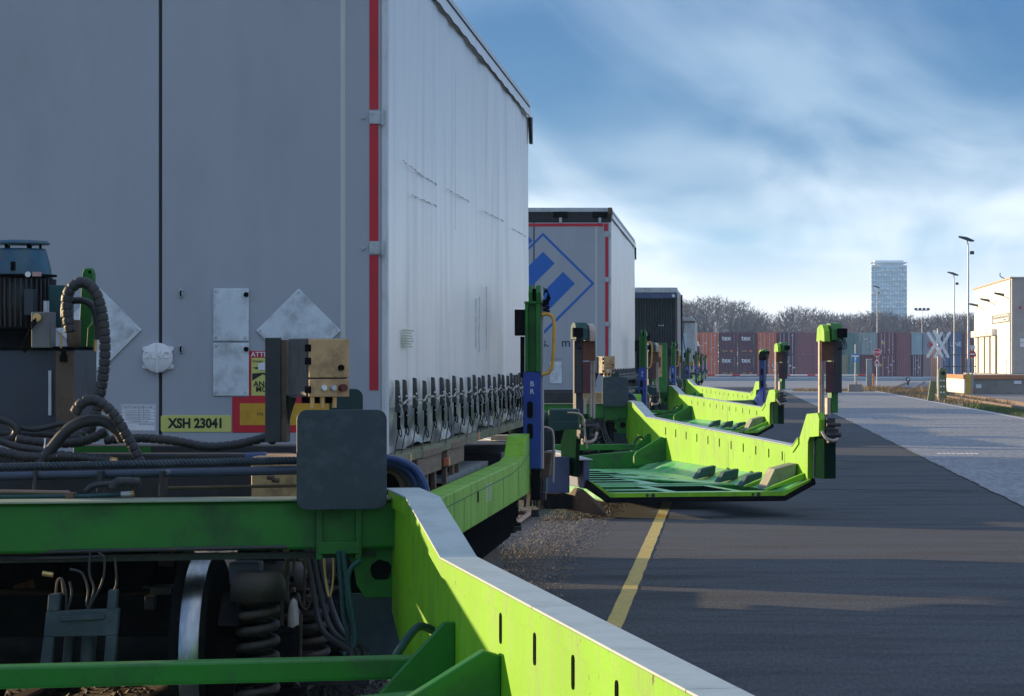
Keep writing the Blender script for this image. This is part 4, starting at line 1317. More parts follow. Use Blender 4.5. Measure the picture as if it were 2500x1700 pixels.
def make_trailer(label, Y, L, top, detail):
    t = thing('semi_trailer', label, 'trailer', (TC, Y, 0.25), 0, 'curtain-sided trailers on the train')
    zf = 1.33
    # body core (behind doors, inside the curtains)
    MB().box(TL + 0.16, TR - 0.16, Y + 0.06, Y + L - 0.05, zf + 0.02, top - 0.2).build('body', alu, t)
    MB().box(TL - 0.005, TR + 0.005, Y, Y + L, zf - 0.07, zf - 0.01).build('floor_frame', mat('olive_frame', (0.20, 0.19, 0.10), 0.6, var=0.2, dirt=(0.09, 0.08, 0.05), damt=0.6), t, bevel=0.004)
    MB().box(TL, TR, Y + 0.02, Y + L, top - 0.08, top).build('roof_rail', alu, t, bevel=0.015)
    MB().box(TL + 0.02, TR - 0.02, Y + 0.05, Y + L - 0.02, top - 0.2, top - 0.09).build('valance_core', curtainw, t)
    for s, x in ((1, TR), (-1, TL)):
        bb = MB()
        n = 60
        vs_, fs = [], []
        for i in range(n + 1):
            y = Y + 0.1 + (L - 0.12) * i / n
            vs_ += [(x + s * 0.016, y, top - 0.085), (x + s * 0.022, y, top - 0.19 + 0.006 * math.sin(y * 9))]
            if i:
                fs.append((2 * i - 2, 2 * i - 1, 2 * i + 1, 2 * i) if s > 0 else (2 * i, 2 * i + 1, 2 * i - 1, 2 * i - 2))
        bb.add(vs_, fs, True)
        bb.build('valance', curtainw, t)
        MB().tube([(x + s * 0.018, Y + 0.1, top - 0.085), (x + s * 0.018, Y + L - 0.3, top - 0.085)], 0.007, 6).build('piping', darkseal, t)
        MB().tube([(x + s * 0.024, Y + 0.1 + (L - 0.4) * i / 60, top - 0.19 + 0.006 * math.sin((Y + 0.1 + (L - 0.4) * i / 60) * 9)) for i in range(61)], 0.005, 6).build('piping', darkseal, t)
        MB().prism([(Y + L - 0.25, top - 0.18), (Y + L, top - 0.16), (Y + L + 0.03, top - 0.42), (Y + L - 0.08, top - 0.42)], 'x', min(x, x + s * 0.03), max(x, x + s * 0.03)).build('corner_flap', darkseal, t)
        curtain(t, Y + 0.09, Y + L - 0.03, x, zf, top - 0.17, curtainw, s, ny=240 if detail and s > 0 else 60, nz=46 if detail and s > 0 else 24)
        MB().box(min(x, x - s * 0.05), max(x, x - s * 0.05), Y, Y + 0.085, zf, top - 0.05).build('corner_post', alu, t, bevel=0.008)
    # doors
    MB().box(TL + 0.01, TC - 0.009, Y - 0.03, Y + 0.05, zf - 0.005, top - 0.25).build('door', doorgrey, t, bevel=0.006)
    dr = MB().box(TC + 0.009, TR - 0.035, Y - 0.03, Y + 0.05, zf - 0.005, top - 0.25).build('door', doorgrey, t, bevel=0.006)
    MB().box(TC - 0.0085, TC + 0.0085, Y - 0.018, Y + 0.04, zf, top - 0.25).build('door_seal', darkseal, t)
    MB().box(TL, TR, Y - 0.02, Y + 0.06, top - 0.245, top - 0.02).build('rear_header', darkseal, t, bevel=0.01)
    # red strips, hinges down the right edge
    xs0, xs1 = -2.013, -1.962
    zs = [(2.0, 2.38 + 0.02)]
    hz = (2.50, 3.24, 3.98)
    segs = [(1.70, 2.46), (2.54, 3.20), (3.28, 3.94)]
    hz = (2.50, 3.235, 3.98)
    for a, c in segs:
        MB().box(xs0, xs1, Y - 0.0325, Y - 0.03, a, c).build('red_strip', redtape, dr)
    for z in hz:
        h = MB().box(xs0, TR - 0.006, Y - 0.040, Y - 0.031, z - 0.037, z + 0.037).build('hinge', galv, dr, bevel=0.003)
        MB().cyl((TR - 0.022, Y - 0.045, z - 0.042), (TR - 0.022, Y - 0.045, z + 0.042), 0.012, 10).build('hinge_pin', galv, h)
        for dx, dz in ((-0.033, 0.0), (0.015, 0.022), (0.015, -0.022)):
            MB().cyl((xs0 + dx, Y - 0.046, z + dz), (xs0 + dx, Y - 0.03, z + dz), 0.009, 10).build('bolt', galv, h)
    MB().box(-2.176, -2.148, Y - 0.0325, Y - 0.03, zf + 0.25, top - 0.26).build('pale_strip', mat('pale_tape', (0.58, 0.57, 0.54), 0.5, var=0.06), dr)
    MB().box(TR - 0.034, TR - 0.008, Y - 0.02, Y + 0.03, zf, top - 0.25).build('edge_profile', alu, dr, bevel=0.004)
    MB().box(TL, TR, Y - 0.02, Y + 0.05, zf - 0.07, zf - 0.012).build('rear_sill', redtape, t, bevel=0.004)
    # chassis and wheels in the pocket
    for s in (-1, 1):
        MB().box(TC + s * 0.5 - 0.06, TC + s * 0.5 + 0.06, Y + 0.2, Y + L - 1, 0.95, zf - 0.07).build('chassis_beam', black, t)
    for i in range(3):
        y = Y + 2.4 + 1.31 * i
        for s in (-1, 1):
            w = MB().lathe([(0.0, 0.16), (0.28, 0.15), (0.30, 0.19), (0.48, 0.19), (0.515, 0.15), (0.515, -0.15), (0.48, -0.19), (0.1, -0.19)], (TC + s * 0.98, y, 0.25 + 0.515), 'x', 30).build('wheel', black, t)
            MB().lathe([(0.0, s * 0.10), (0.10, s * 0.10), (0.12, s * 0.07), (0.27, s * 0.155)], (TC + s * 0.98, y, 0.765), 'x', 24).build('rim', galv, w)
        MB().cyl((TC - 0.95, y, 0.765), (TC + 0.95, y, 0.765), 0.07, 12).build('axle', black, t)
    return t, dr


t1, d1 = make_trailer('nearest trailer, grey rear doors with red strips and a white side curtain', 17.5, 12.6, 4.40, True)
Y1 = 17.5
S1 = F / Y1
FY = Y1 - 0.03                   # door face


def q1(x, y, dy=0.0):
    p = P(x, y, Y1)
    return Vector((p.x, FY - dy, p.z))


def plate(name, m, x0, y0, x1, y1, d0, d1_, parent, bevel=0.003, r=0.0):
    a, c = q1(x0, y1), q1(x1, y0)
    b = MB()
    if r > 0:
        b.prism(rrect(a.x, c.x, a.z, c.z, r, 4), 'y', FY - d1_, FY - d0)
    else:
        b.box(a.x, c.x, FY - d1_, FY - d0, a.z, c.z)
    return b.build(name, m, parent, bevel=bevel)


def screws(parent, pts, d):
    for x, y in pts:
        p = q1(x, y)
        MB().cyl((p.x, FY - d - 0.005, p.z), (p.x, FY - d, p.z), 0.008, 8).build('screw', galv, parent)


for (y0, y1) in ((705, 833), (838, 967)):
    pl = plate('cover_plate', aluplate, 523, y0, 610, y1, 0.0, 0.010, d1)
    screws(pl, ((530, y0 + 7), (601, y1 - 8), (530, y1 - 8)), 0.010)
    p = q1(604, y0 + 15)
    MB().cyl((p.x, FY - 0.022, p.z), (p.x, FY - 0.01, p.z), 0.014, 12).build('turn_lock', black, pl)
for cx, cz, hd in ((731, 808, 103), (246, 806, 103)):
    pts = [q1(cx, cz - hd), q1(cx + hd, cz), q1(cx, cz + hd), q1(cx - hd, cz)]
    b = MB()
    b.prism([(p.x, p.z) for p in pts], 'y', FY - 0.008, FY)
    dm = b.build('hazard_plate', aluplate, d1, bevel=0.003)
    # folded rims on two lower edges and a crease
    c_ = q1(cx, cz)
    k = hd / S1
    b = MB()
    w_ = 0.03
    b.prism([(c_.x, c_.z - k), (c_.x + k, c_.z), (c_.x + k - w_, c_.z), (c_.x, c_.z - k + w_)], 'y', FY - 0.012, FY - 0.008)
    b.prism([(c_.x, c_.z - k), (c_.x - k, c_.z), (c_.x - k + w_, c_.z), (c_.x, c_.z - k + w_)], 'y', FY - 0.0121, FY - 0.008)
    b.build('rim', alu, dm, bevel=0.002)
    screws(dm, ((cx, cz - hd + 10), (cx + hd - 10, cz), (cx - hd + 10, cz)), 0.008)
for y in (717, 853):
    p = q1(445, y)
    lt = MB().box(p.x - 0.011, p.x + 0.011, FY - 0.012, FY, p.z - 0.024, p.z + 0.024).build('latch', galv, d1, bevel=0.004)
    MB().tube(smooth_path([(p.x, FY - 0.012, p.z + 0.015), (p.x, FY - 0.03, p.z), (p.x, FY - 0.012, p.z - 0.015)], 5), 0.005, 6).build('latch_hook', black, lt)
# white round seal over the door joint
p = q1(389, 874)
sl = MB().lathe([(0.0, 0.0), (0.0845, 0.0), (0.0845, 0.030), (0.078, 0.036), (0.0, 0.036)], (p.x, FY, p.z), 'y', 36)
sl.v = [(x, 2 * FY - y, z) for x, y, z in sl.v]
sl = sl.build('door_seal_cap', whitepl, t1)
for sx in (-1, 1):
    for sz in (-1, 1):
        MB().prism([(p.x + sx * 0.05, p.z + sz * 0.068), (p.x + sx * 0.088, p.z + sz * 0.060), (p.x + sx * 0.088, p.z + sz * 0.046), (p.x + sx * 0.076, p.z + sz * 0.030)], 'y', FY - 0.012, FY).build('tab', whitepl, sl, bevel=0.003)
MB().box(p.x - 0.004, p.x + 0.003, FY - 0.042, FY - 0.036, p.z - 0.085, p.z + 0.082).build('ridge', whitepl, sl, bevel=0.001)
text('embossed_lettering', 'SILKO', 0.058, whitepl, sl, (p.x, FY - 0.037, p.z + 0.014), depth=0.004)
# sticker, marker board, number plate, document plate
st = plate('warning_sticker', redtape, 610, 857, 712, 972, 0.0, 0.002, d1, bevel=0)
plate('sticker_field', plateyel, 616, 874, 706, 966, 0.002, 0.0035, st, bevel=0)
text('lettering', 'ATTENTION', 0.038, whitetxt, st, q1(661, 866, 0.0035), depth=0.0006, bold=0.0006)
text('lettering', 'ANGLES', 0.043, blacktxt, st, q1(655, 938, 0.005), depth=0.0006, bold=0.0008)
text('lettering', 'MORTS', 0.043, blacktxt, st, q1(657, 951, 0.005), depth=0.0006, bold=0.0008)
b = MB()
for pts in (((618, 898), (706, 885), (706, 900), (640, 905)), ((618, 912), (650, 910), (618, 930)), ((640, 912), (706, 912), (706, 928), (660, 922))):
    b.prism([(q1(x, y).x, q1(x, y).z) for x, y in pts], 'y', FY - 0.0045, FY - 0.0036)
b.build('sticker_stripe', blacktxt, st)
plate('sticker_truck', whitepl, 632, 886, 662, 904, 0.0046, 0.0052, st, bevel=0)
text('lettering', 'Danger', 0.02, blacktxt, st, q1(632, 882, 0.005), depth=0.0004)
mk = plate('marker_board', redtape, 569, 969, 838, 1056, 0.0, 0.004, d1)
plate('marker_field', yelboard, 588, 985, 818, 1038, 0.004, 0.0055, mk, bevel=0)
text('lettering', 'mj', 0.036, blacktxt, mk, q1(637, 1010, 0.0056), depth=0.0005)
plate('marker_board', redtape, -30, 969, 210, 1056, 0.0, 0.004, d1)
npl = plate('number_plate', plateyel, 395, 1014, 567, 1055, 0.0, 0.004, d1, bevel=0.002, r=0.012)
text('lettering', 'XSH 23041', 0.0735, blacktxt, npl, q1(481, 1034.5, 0.0045), depth=0.0006, bold=0.0032, sx=0.90)
dp = plate('document_plate', whitepl, 298, 988, 383, 1053, 0.0, 0.003, d1)
navy = mat('navy_print', (0.03, 0.04, 0.12), 0.5)
text('lettering', 'Geprüfte Festigkeit | Certified strength', 0.0105, navy, dp, q1(340, 994, 0.0035), depth=0.0003)
for k, row in enumerate(('Stirnwand / Front end   0,4 P   13 500 daN', 'Rückwand / Rear end   0,3 P   10 000 daN', 'Seitenwand / Sidewall   0,4 P   10 800 daN')):
    text('lettering', row, 0.0080, navy, dp, q1(340, 1003 + 8.6 * k, 0.0035), depth=0.0003)
text('lettering', 'P = 27.000 kg Nutzlast / Payload', 0.0085, navy, dp, q1(340, 1028.5, 0.0035), depth=0.0003)
text('lettering', 'EN 12642 Code XL', 0.0105, navy, dp, q1(360, 1036, 0.0035), depth=0.0003)
b = MB()
for y in (990, 998.5, 1007, 1015.5, 1024, 1032.5, 1051):
    a, c = q1(300, y + 0.3), q1(381, y - 0.3)
    b.box(a.x, c.x, FY - 0.0036, FY - 0.003, a.z, c.z)
for x in (300, 342, 353, 381):
    a, c = q1(x - 0.3, 1024 if x in (342, 353) else 1051), q1(x + 0.3, 990)
    b.box(a.x, c.x, FY - 0.0037, FY - 0.003, a.z, c.z)
b.build('table_rule', navy, dp)

# buckles, straps and lashing cord along the right curtain
BX = [960, 978, 1003, 1027, 1048, 1070, 1085, 1100, 1118, 1137, 1150, 1163, 1172, 1187, 1200, 1212, 1221, 1233, 1242, 1250, 1256, 1262, 1269, 1275]
bys = [F * 1.915 / (VX - x) for x in BX]


def buckles(t, ylist, x, L):
    first = None
    y0 = ylist[0]
    b = MB()
    b.prism([(x + 0.012, 1.758), (x + 0.034, 1.752), (x + 0.046, 1.61), (x + 0.038, 1.57), (x + 0.012, 1.57)], 'y', y0 - 0.02, y0 + 0.02)
    bk = b.build('buckle', mat('buckle_dark', (0.055, 0.056, 0.062), 0.5, metal=0.3, var=0.3, dirt=(0.16, 0.155, 0.15), damt=0.6, dscale=20), t, bevel=0.004)
    MB().cyl((x + 0.038, y0 - 0.024, 1.66), (x + 0.038, y0 - 0.018, 1.66), 0.006, 8).build('rivet', whitepl, bk)
    MB().tube(smooth_path([(x + 0.036, y0 - 0.02, 1.62), (x + 0.054, y0 - 0.022, 1.585), (x + 0.05, y0 - 0.02, 1.55), (x + 0.036, y0 - 0.02, 1.545)], 5), 0.004, 6).build('hook', galv, bk)
    MB().tube(smooth_path([(x + 0.026, y0, 1.57), (x + 0.030, y0, 1.47), (x + 0.018, y0 + 0.01, 1.40), (x + 0.004, y0 + 0.005, 1.32)], 6), 0.0038, 5).build('strap', mat('strap_grey', (0.09, 0.09, 0.095), 0.7), bk)
    MB().box(x + 0.022, x + 0.040, y0 - 0.012, y0 + 0.012, 1.47, 1.57).build('strap_tail', black, bk, bevel=0.004)
    MB().tube(smooth_path([(x + 0.035, y0, 1.50), (x + 0.048, y0, 1.46), (x + 0.044, y0, 1.43), (x + 0.034, y0, 1.45), (x + 0.034, y0, 1.49)], 5), 0.0032, 5).build('loop', black, bk)
    for i, y in enumerate(ylist[1:]):
        c = bk.copy()
        COL.objects.link(c)
        c.location = (0, y - y0, (0.012 * math.sin(i * 2.3)))
        for ch in bk.children:
            d = ch.copy()
            COL.objects.link(d)
            d.parent = c
            if ch.name.startswith('loop'):
                d.location = (0, 0, -0.03 * ((i * 7) % 3) / 2)


buckles(t1, bys, TR, 12.6)
b = MB()
pts = []
for i in range(200):
    y = 17.75 + (29.8 - 17.75) * i / 199
    pts.append((TR + 0.045, y, 1.635 + 0.012 * math.sin(y * 6.2) + 0.008 * math.sin(y * 15)))
MB().tube(pts, 0.0065, 6).build('lashing_cord', palesteel, t1)
for x0 in (1076, 1168, 1238):
    y = F * 1.93 / (VX - x0)
    b = MB()
    b.add([(TR + 0.04, y - 0.05, 1.56), (TR + 0.05, y + 0.05, 1.56), (TR + 0.05, y + 0.22, 1.44), (TR + 0.05, y + 0.38, 1.40), (TR + 0.05, y + 0.20, 1.345), (TR + 0.04, y + 0.02, 1.44)], [(0, 1, 2, 5), (5, 2, 3, 4)])
    b.build('strap_end', mat('webbing_grey', (0.10, 0.10, 0.105), 0.8, var=0.2), t1)
# scuffs, patch and creases on the curtain
def on_curtain(px, py):
    Yc = F * 1.915 / (VX - px)
    return (Yc, CH - (py - VY) * Yc / F)
scuff = mat('scuff_grey', (0.64, 0.63, 0.61), 0.6, var=0.3, vscale=30)
b = MB()
for (xa, ya, xb, yb) in ((978, 392, 1020, 425), (1020, 425, 1060, 450), (1088, 462, 1140, 492), (1175, 514, 1225, 540), (1248, 558, 1280, 577), (1000, 476, 1060, 503)):
    n = 14
    pts = []
    for i in range(n + 1):
        f = i / n
        Yc, z = on_curtain(xa + (xb - xa) * f, ya + (yb - ya) * f)
        pts.append((TR + 0.0135, Yc, z + 0.006 * math.sin(i * 2.1)))
    b.tube(pts, lambda i: 0.004 if (i * 5) % 7 < 4 else 0.001, 5)
b.build('scuff_mark', scuff, t1)
b = MB()
for xa, ya, yb in ((1108, 180, 560), (1158, 730, 850), (1166, 725, 860), (1184, 700, 850)):
    Yc, za = on_curtain(xa, ya)
    _, zb = on_curtain(xa, yb)
    b.tube([(TR + 0.012, Yc + 0.004 * math.sin(k), za + (zb - za) * k / 8) for k in range(9)], 0.0012 if ya < 600 else 0.0045, 5)
b.build('crease', scuff, t1)
Ya, za = on_curtain(978, 800)
Yb, zb = on_curtain(1005, 850)
b = MB()
for k in range(7):
    b.box(TR + 0.012, TR + 0.0145, Ya + 0.03 + 0.02 * (k % 3), Yb - 0.05 * ((k * 3) % 4), za - 0.018 - k * 0.016, za - 0.010 - k * 0.016)
b.build('faded_print', mat('faded_green_print', (0.46, 0.55, 0.34), 0.5, var=0.2, vscale=20), t1)
# side boards and flaps under the curtain
for (xa, xb, ya, yb) in ((1026, 1083, 1090, 1133), (1098, 1138, 1074, 1112)):
    Y0_, Y1_ = F * 1.9 / (VX - xa), F * 1.9 / (VX - xb)
    bd = MB().box(TR - 0.05, TR + 0.0, Y0_, Y1_, 1.14, 1.255).build('side_board', wood, t1, bevel=0.004)
    MB().box(TR - 0.055, TR + 0.01, Y0_ + 0.25, Y1_ - 0.02, 1.255, 1.30).build('side_board', wood, t1, bevel=0.004)
    for f in (0.15, 0.55, 0.9):
        yy = Y0_ + (Y1_ - Y0_) * f
        MB().prism([(yy, 1.14), (yy + 0.12, 1.14), (yy + 0.2, 0.7), (yy + 0.13, 0.7)], 'x', TR - 0.06, TR - 0.03).build('flap', wood, bd, bevel=0.003)
for x, y in ((1005, 1119), (1099, 1128), (1171, 1066)):
    Yc = F * 1.9 / (VX - x)
    z = CH - (y - VY) * Yc / F
    MB().box(TR - 0.03, TR + 0.012, Yc - 0.04, Yc + 0.04, max(z, 1.12) - 0.028, max(z, 1.12) + 0.028).build('marker_lamp', mat('amber_lens', (0.65, 0.20, 0.10), 0.3), t1, bevel=0.006)

# ---- second trailer with the blue diamond logo
Y2 = 51.3
t2, d2 = make_trailer('second trailer, grey rear doors bearing a blue diamond logo', Y2, 13.2, 4.43, True)
FY2 = Y2 - 0.03


def q2(zx_, zy_):                # from the enlarged view of the photo
    p = P(1250 + zx_ / 3.16, 460 + zy_ / 3.16, Y2)
    return (p.x, p.z)


def flat2(name, m, pts, d, parent=d2):
    return MB().prism([q2(*p) for p in pts], 'y', FY2 - d, FY2 - d + 0.0015).build(name, m, parent)


lg = flat2('logo_bar', logoblue, ((240, 490), (330, 580), (115, 795), (25, 705)), 0.0025)
flat2('logo_bar', logoblue, ((395, 645), (486, 736), (262, 960), (172, 870)), 0.0025)
flat2('logo_outline', logoblue, ((240, 343), (638, 735), (612, 735), (240, 368)), 0.0025)
flat2('logo_outline', logoblue, ((638, 7350 / 10), (240, 1133), (236, 1108), (612, 735)), 0.0025)
flat2('logo_outline', logoblue, ((240, 343), (240, 368), (20, 585), (8, 573)), 0.0026)
flat2('logo_outline', logoblue, ((100, 345), (160, 405), (60, 505), (0, 445)), 0.0025)
x_, z_ = q2(342, 1193)
text('lettering', 's.com', 0.20, mat('navy_lettering', (0.02, 0.03, 0.06), 0.5), d2, (x_, FY2 - 0.003, z_), depth=0.0008, bold=0.002)
z_ = q2(0, 228)[1]
MB().box(TL + 0.05, TR - 0.13, Y2 - 0.0335, Y2 - 0.0302, 4.115, 4.165).build('red_strip', redtape, d2)
MB().box(TR - 0.12, TR - 0.05, Y2 - 0.0335, Y2 - 0.0302, 4.04, 4.165).build('red_strip', redtape, d2)
for x in (-2.75, -3.4, -2.1):
    h = MB().box(x - 0.12, x + 0.12, Y2 - 0.05, Y2 - 0.02, 4.26, 4.36).build('roof_hinge', black, t2, bevel=0.01)
    MB().cyl((x, Y2 - 0.06, 4.18), (x, Y2 - 0.06, 4.26), 0.025, 8).build('hinge_bolt', galv, h)
MB().box(TL + 0.02, TR - 0.02, Y2 - 0.035, Y2 - 0.021, 4.355, 4.42).build('roof_cap', galv, t2, bevel=0.01)
MB().box(TR - 0.06, TR + 0.02, Y2 - 0.04, Y2 + 0.08, 4.30, 4.43).build('corner_cap', dusty, t2, bevel=0.02)
for (za, zb, m) in ((1.93, 2.30, doorgrey), (1.52, 1.88, aluplate)):
    MB().box(-2.93, -2.73, FY2 - 0.01, FY2, za, zb).build('cover_plate', m, d2, bevel=0.004)
buckles(t2, [Y2 + 0.32 + 0.5 * i for i in range(25)], TR, 13.2)

# ---- third trailer: dark open rear, grey top band
Y3 = 119.5
t3 = thing('semi_trailer', 'third trailer, dark corrugated open rear under a grey top band', 'trailer', (TC, Y3, 0.25), 0, 'curtain-sided trailers on the train')
pale = mat('dusty_pink_curtain', (0.40, 0.36, 0.35), 0.55, var=0.08, dirt=(0.25, 0.22, 0.21), damt=0.5, stretch=(1, 1, 0.2))
curtain(t3, Y3 + 0.1, Y3 + 13.4, TR, 1.33, 4.65, pale, 1, ny=60, nz=20)
MB().box(TL + 0.05, TR - 0.03, Y3 + 0.3, Y3 + 13.4, 1.33, 4.6).build('body', pale, t3)
b = MB()
for i in range(24):
    x = TL + 0.08 + i * 0.1
    b.prism([(x, Y3 + 0.25), (x + 0.03, Y3 + 0.18), (x + 0.06, Y3 + 0.18), (x + 0.09, Y3 + 0.25)], 'z', 1.45, 4.38)
b.build('rear_panel', mat('dark_ribbed_panel', (0.018, 0.022, 0.03), 0.6, var=0.3), t3)
MB().box(TL, TR, Y3, Y3 + 0.2, 4.36, 4.58).build('header', bluegrey, t3, bevel=0.01)
MB().box(TL, TR, Y3 - 0.02, Y3 + 0.3, 4.58, 4.78).build('roof_band', galv, t3, bevel=0.02)
MB().box(TL, TR, Y3 + 0.3, Y3 + 13.4, 4.60, 4.74).build('roof_rail', galv, t3, bevel=0.02)
MB().cyl((TR - 0.15, Y3 - 0.02, 4.46), (TR - 0.15, Y3, 4.46), 0.06, 14).build('badge', whitepl, t3)
for z in (3.3, 2.3):
    MB().box(TC + 0.55, TC + 0.75, Y3 + 0.14, Y3 + 0.2, z, z + 0.04).build('strap_hook', galv, t3)
MB().cyl((TC + 0.65, Y3 + 0.15, 1.5), (TC + 0.65, Y3 + 0.15, 4.4), 0.02, 6).build('cord', slate, t3)
MB().box(TR + 0.01, TR + 0.06, Y3 + 9.2, Y3 + 9.8, 1.4, 4.7).build('strap', black, t3)
MB().box(TL, TR, Y3, Y3 + 13.4, 1.2, 1.33).build('floor_frame', black, t3)

# ---- fourth: pale boxy trailer; fifth: rounded tank
Y4 = 186.5
t4 = thing('semi_trailer', 'fourth trailer, pale box with rusty top edge seen past the dark trailer', 'trailer', (TC, Y4, 0.25), 0, 'curtain-sided trailers on the train')
pg = mat('pale_grey_box', (0.42, 0.44, 0.45), 0.6, var=0.15, dirt=(0.26, 0.22, 0.19), damt=0.7, dscale=1.5, stretch=(1, 1, 0.3))
MB().prism([(TL, 1.3), (TR, 1.3), (TR, 4.35), (TR - 0.12, 4.62), (TL + 0.12, 4.62), (TL, 4.35)], 'y', Y4, Y4 + 13.4).build('body', pg, t4, bevel=0.03)
MB().box(TL + 0.1, TR - 0.5, Y4 - 0.06, Y4, 2.1, 3.65).build('rear_door', mat('pale_blue_door', (0.45, 0.56, 0.62), 0.5, var=0.1), t4, bevel=0.02)
MB().box(TL - 0.01, TR + 0.01, Y4 - 0.03, Y4 + 0.3, 4.30, 4.42).build('rust_band', dusty, t4)
MB().box(TL, TR, Y4, Y4 + 13.4, 1.1, 1.29).build('floor_frame', black, t4)
MB().tube(smooth_path([(TC + 0.6, Y4 - 0.08, 4.3), (TC + 0.55, Y4 - 0.09, 3.4), (TC + 0.75, Y4 - 0.09, 2.4), (TC + 0.9, Y4 - 0.08, 2.2)], 6), 0.02, 6).build('cord', black, t4)
Y5 = 220.0
t5 = thing('tank_trailer', 'farthest vehicle on the train, rounded dark tank with a pale roof', 'trailer', (TC, Y5, 0.25))
pr = [(TC + 1.25 * math.cos(a) * (1.0), 2.6 + 1.45 * math.sin(a)) for a in [R(i * 15) for i in range(24)]]
MB().prism(pr, 'y', Y5, Y5 + 11).build('tank', steel, t5, bevel=0.1)
pr2 = [(TC + 1.27 * math.cos(R(a)), 2.6 + 1.47 * math.sin(R(a))) for a in range(20, 161, 14)]
MB().prism(pr2, 'y', Y5 - 0.1, Y5 + 11.1).build('roof', whitepl, t5)
MB().box(TC - 1.1, TC + 1.1, Y5 + 0.2, Y5 + 11, 1.1, 1.5).build('chassis', black, t5)
# ------------------------------------------------------------------ far things
# ---- white building on a loading dock
BXW = 18.8
YB0, YB1 = 205.0, 236.0
render_w = mat('white_render', (0.86, 0.85, 0.80), 0.8, var=0.05, vscale=0.6, dirt=(0.55, 0.53, 0.48), damt=0.4, dscale=0.5)
render_shade = mat('shaded_white_render', (0.40, 0.37, 0.34), 0.85, var=0.08, vscale=1.5, dirt=(0.28, 0.26, 0.24), damt=0.5, dscale=1.2)  # the white walls' shaded end face, shade put into the colour
t = thing('building', 'white rendered depot building with shutter doors standing on the loading dock', 'building', (BXW, YB0, 0))
DZ = 1.16
zt0, zt1 = 7.50, 7.42
MB().box(BXW, BXW + 14, YB0, YB1, DZ, 7.45).build('wall', render_w, t, bevel=0.02)
MB().box(BXW + 0.02, BXW + 14, YB0 - 0.12, YB0 - 0.004, DZ, 7.45).build('end_wall', render_shade, t, bevel=0.02)
MB().box(BXW - 0.12, BXW + 14.1, YB0 - 0.2, YB1 + 0.1, 7.46, 7.58).build('roof', mat('roof_edge', (0.45, 0.40, 0.36), 0.7), t, bevel=0.02)
shut = mat('shutter_white', (0.82, 0.80, 0.74), 0.6, var=0.06, dirt=(0.6, 0.56, 0.5), damt=0.4)


def YofX(px, X=BXW):
    return F * X / (px - VX)


edges = [2381, 2391.5, 2407, 2420.5, 2435]
for i in range(4):
    ya, yb = YofX(edges[i]), YofX(edges[i + 1])
    d = MB().box(BXW - 0.05, BXW - 0.003, yb + 1.35, ya - 0.05, DZ, 3.75).build('shutter_door', shut, t, bevel=0.01)
    MB().box(BXW - 0.06, BXW - 0.003, yb, yb + 1.30, DZ, 3.8).build('door_gap', darkseal, t)
    MB().box(BXW - 0.35, BXW - 0.003, yb + 0.5, ya - 0.1, 3.82, 4.28).build('shutter_box', shut, t, bevel=0.02)
    text('number', str(i + 5), 0.5, blacktxt, d, (BXW - 0.055, (ya + yb) / 2 + 0.2, 2.55), rot=(R(90), 0, R(-90)))
# lamps on arms above the doors
for px, zz in ((2401, 6.05), (2430, 6.2), (2466, 6.35)):
    y = YofX(px)
    lm = MB().tube([(BXW, y, zz - 0.25), (BXW - 0.2, y, zz - 0.1), (BXW - 0.5, y, zz)], 0.03, 6).build('lamp_arm', galv, t)
    MB().prism([(BXW - 0.40, zz - 0.04), (BXW - 1.05, zz + 0.12), (BXW - 1.05, zz + 0.24), (BXW - 0.40, zz + 0.14)], 'y', y - 0.2, y + 0.2).build('lamp_head', slate, lm, bevel=0.01)
ya, yb = YofX(2423.5), YofX(2467)
sg = MB().box(BXW - 0.06, BXW - 0.004, yb, ya, 5.0 - 0.35, 5.0 + 0.22).build('sign', blacktxt, t)
MB().box(BXW - 0.064, BXW - 0.0605, yb + 0.8, ya - 0.8, 4.70, 5.17).build('sign_field', whitetxt, sg)
ym = (ya + yb) / 2
text('lettering', 'Brandmeldezentrale', 0.34, blacktxt, sg, (BXW - 0.066, ym, 5.03), rot=(R(90), 0, R(-90)), sx=4.2, bold=0.008)
b = MB()
b.box(BXW - 0.067, BXW - 0.065, yb + 4.2, ya - 3.0, 4.79, 4.825)
b.prism([(yb + 4.3, 4.74), (yb + 4.3, 4.875), (yb + 1.9, 4.807)], 'x', BXW - 0.067, BXW - 0.065)
b.build('arrow', blacktxt, sg)
for k, (x0, z0, w_, h_) in enumerate(((19.35, 3.25, 0.5, 0.25), (19.35, 2.95, 0.5, 0.26))):
    MB().box(x0, x0 + w_, YB0 - 0.15, YB0 - 0.122, z0, z0 + h_).build('notice', whitepl, t)
MB().cyl((19.35, YB0 - 0.3, 5.55), (19.35, YB0 - 0.12, 5.55), 0.08, 12).build('alarm_bell', redtape, t)
MB().box(19.75, 20.3, YB0 - 0.17, YB0 - 0.122, 4.2, 4.6).build('vent', slate, t)
MB().tube([(BXW - 0.08, YB0 + 0.05, 7.4), (BXW - 0.08, YB0 + 0.05, DZ)], 0.05, 6).build('downpipe', galv, t)
MB().tube(smooth_path([(BXW + 0.1, YB0 + 5, 7.55), (BXW - 0.3, YB0 + 5, 7.75), (BXW - 0.3, YB0 + 5.2, 7.98)], 5), 0.03, 6).build('aerial', black, t)

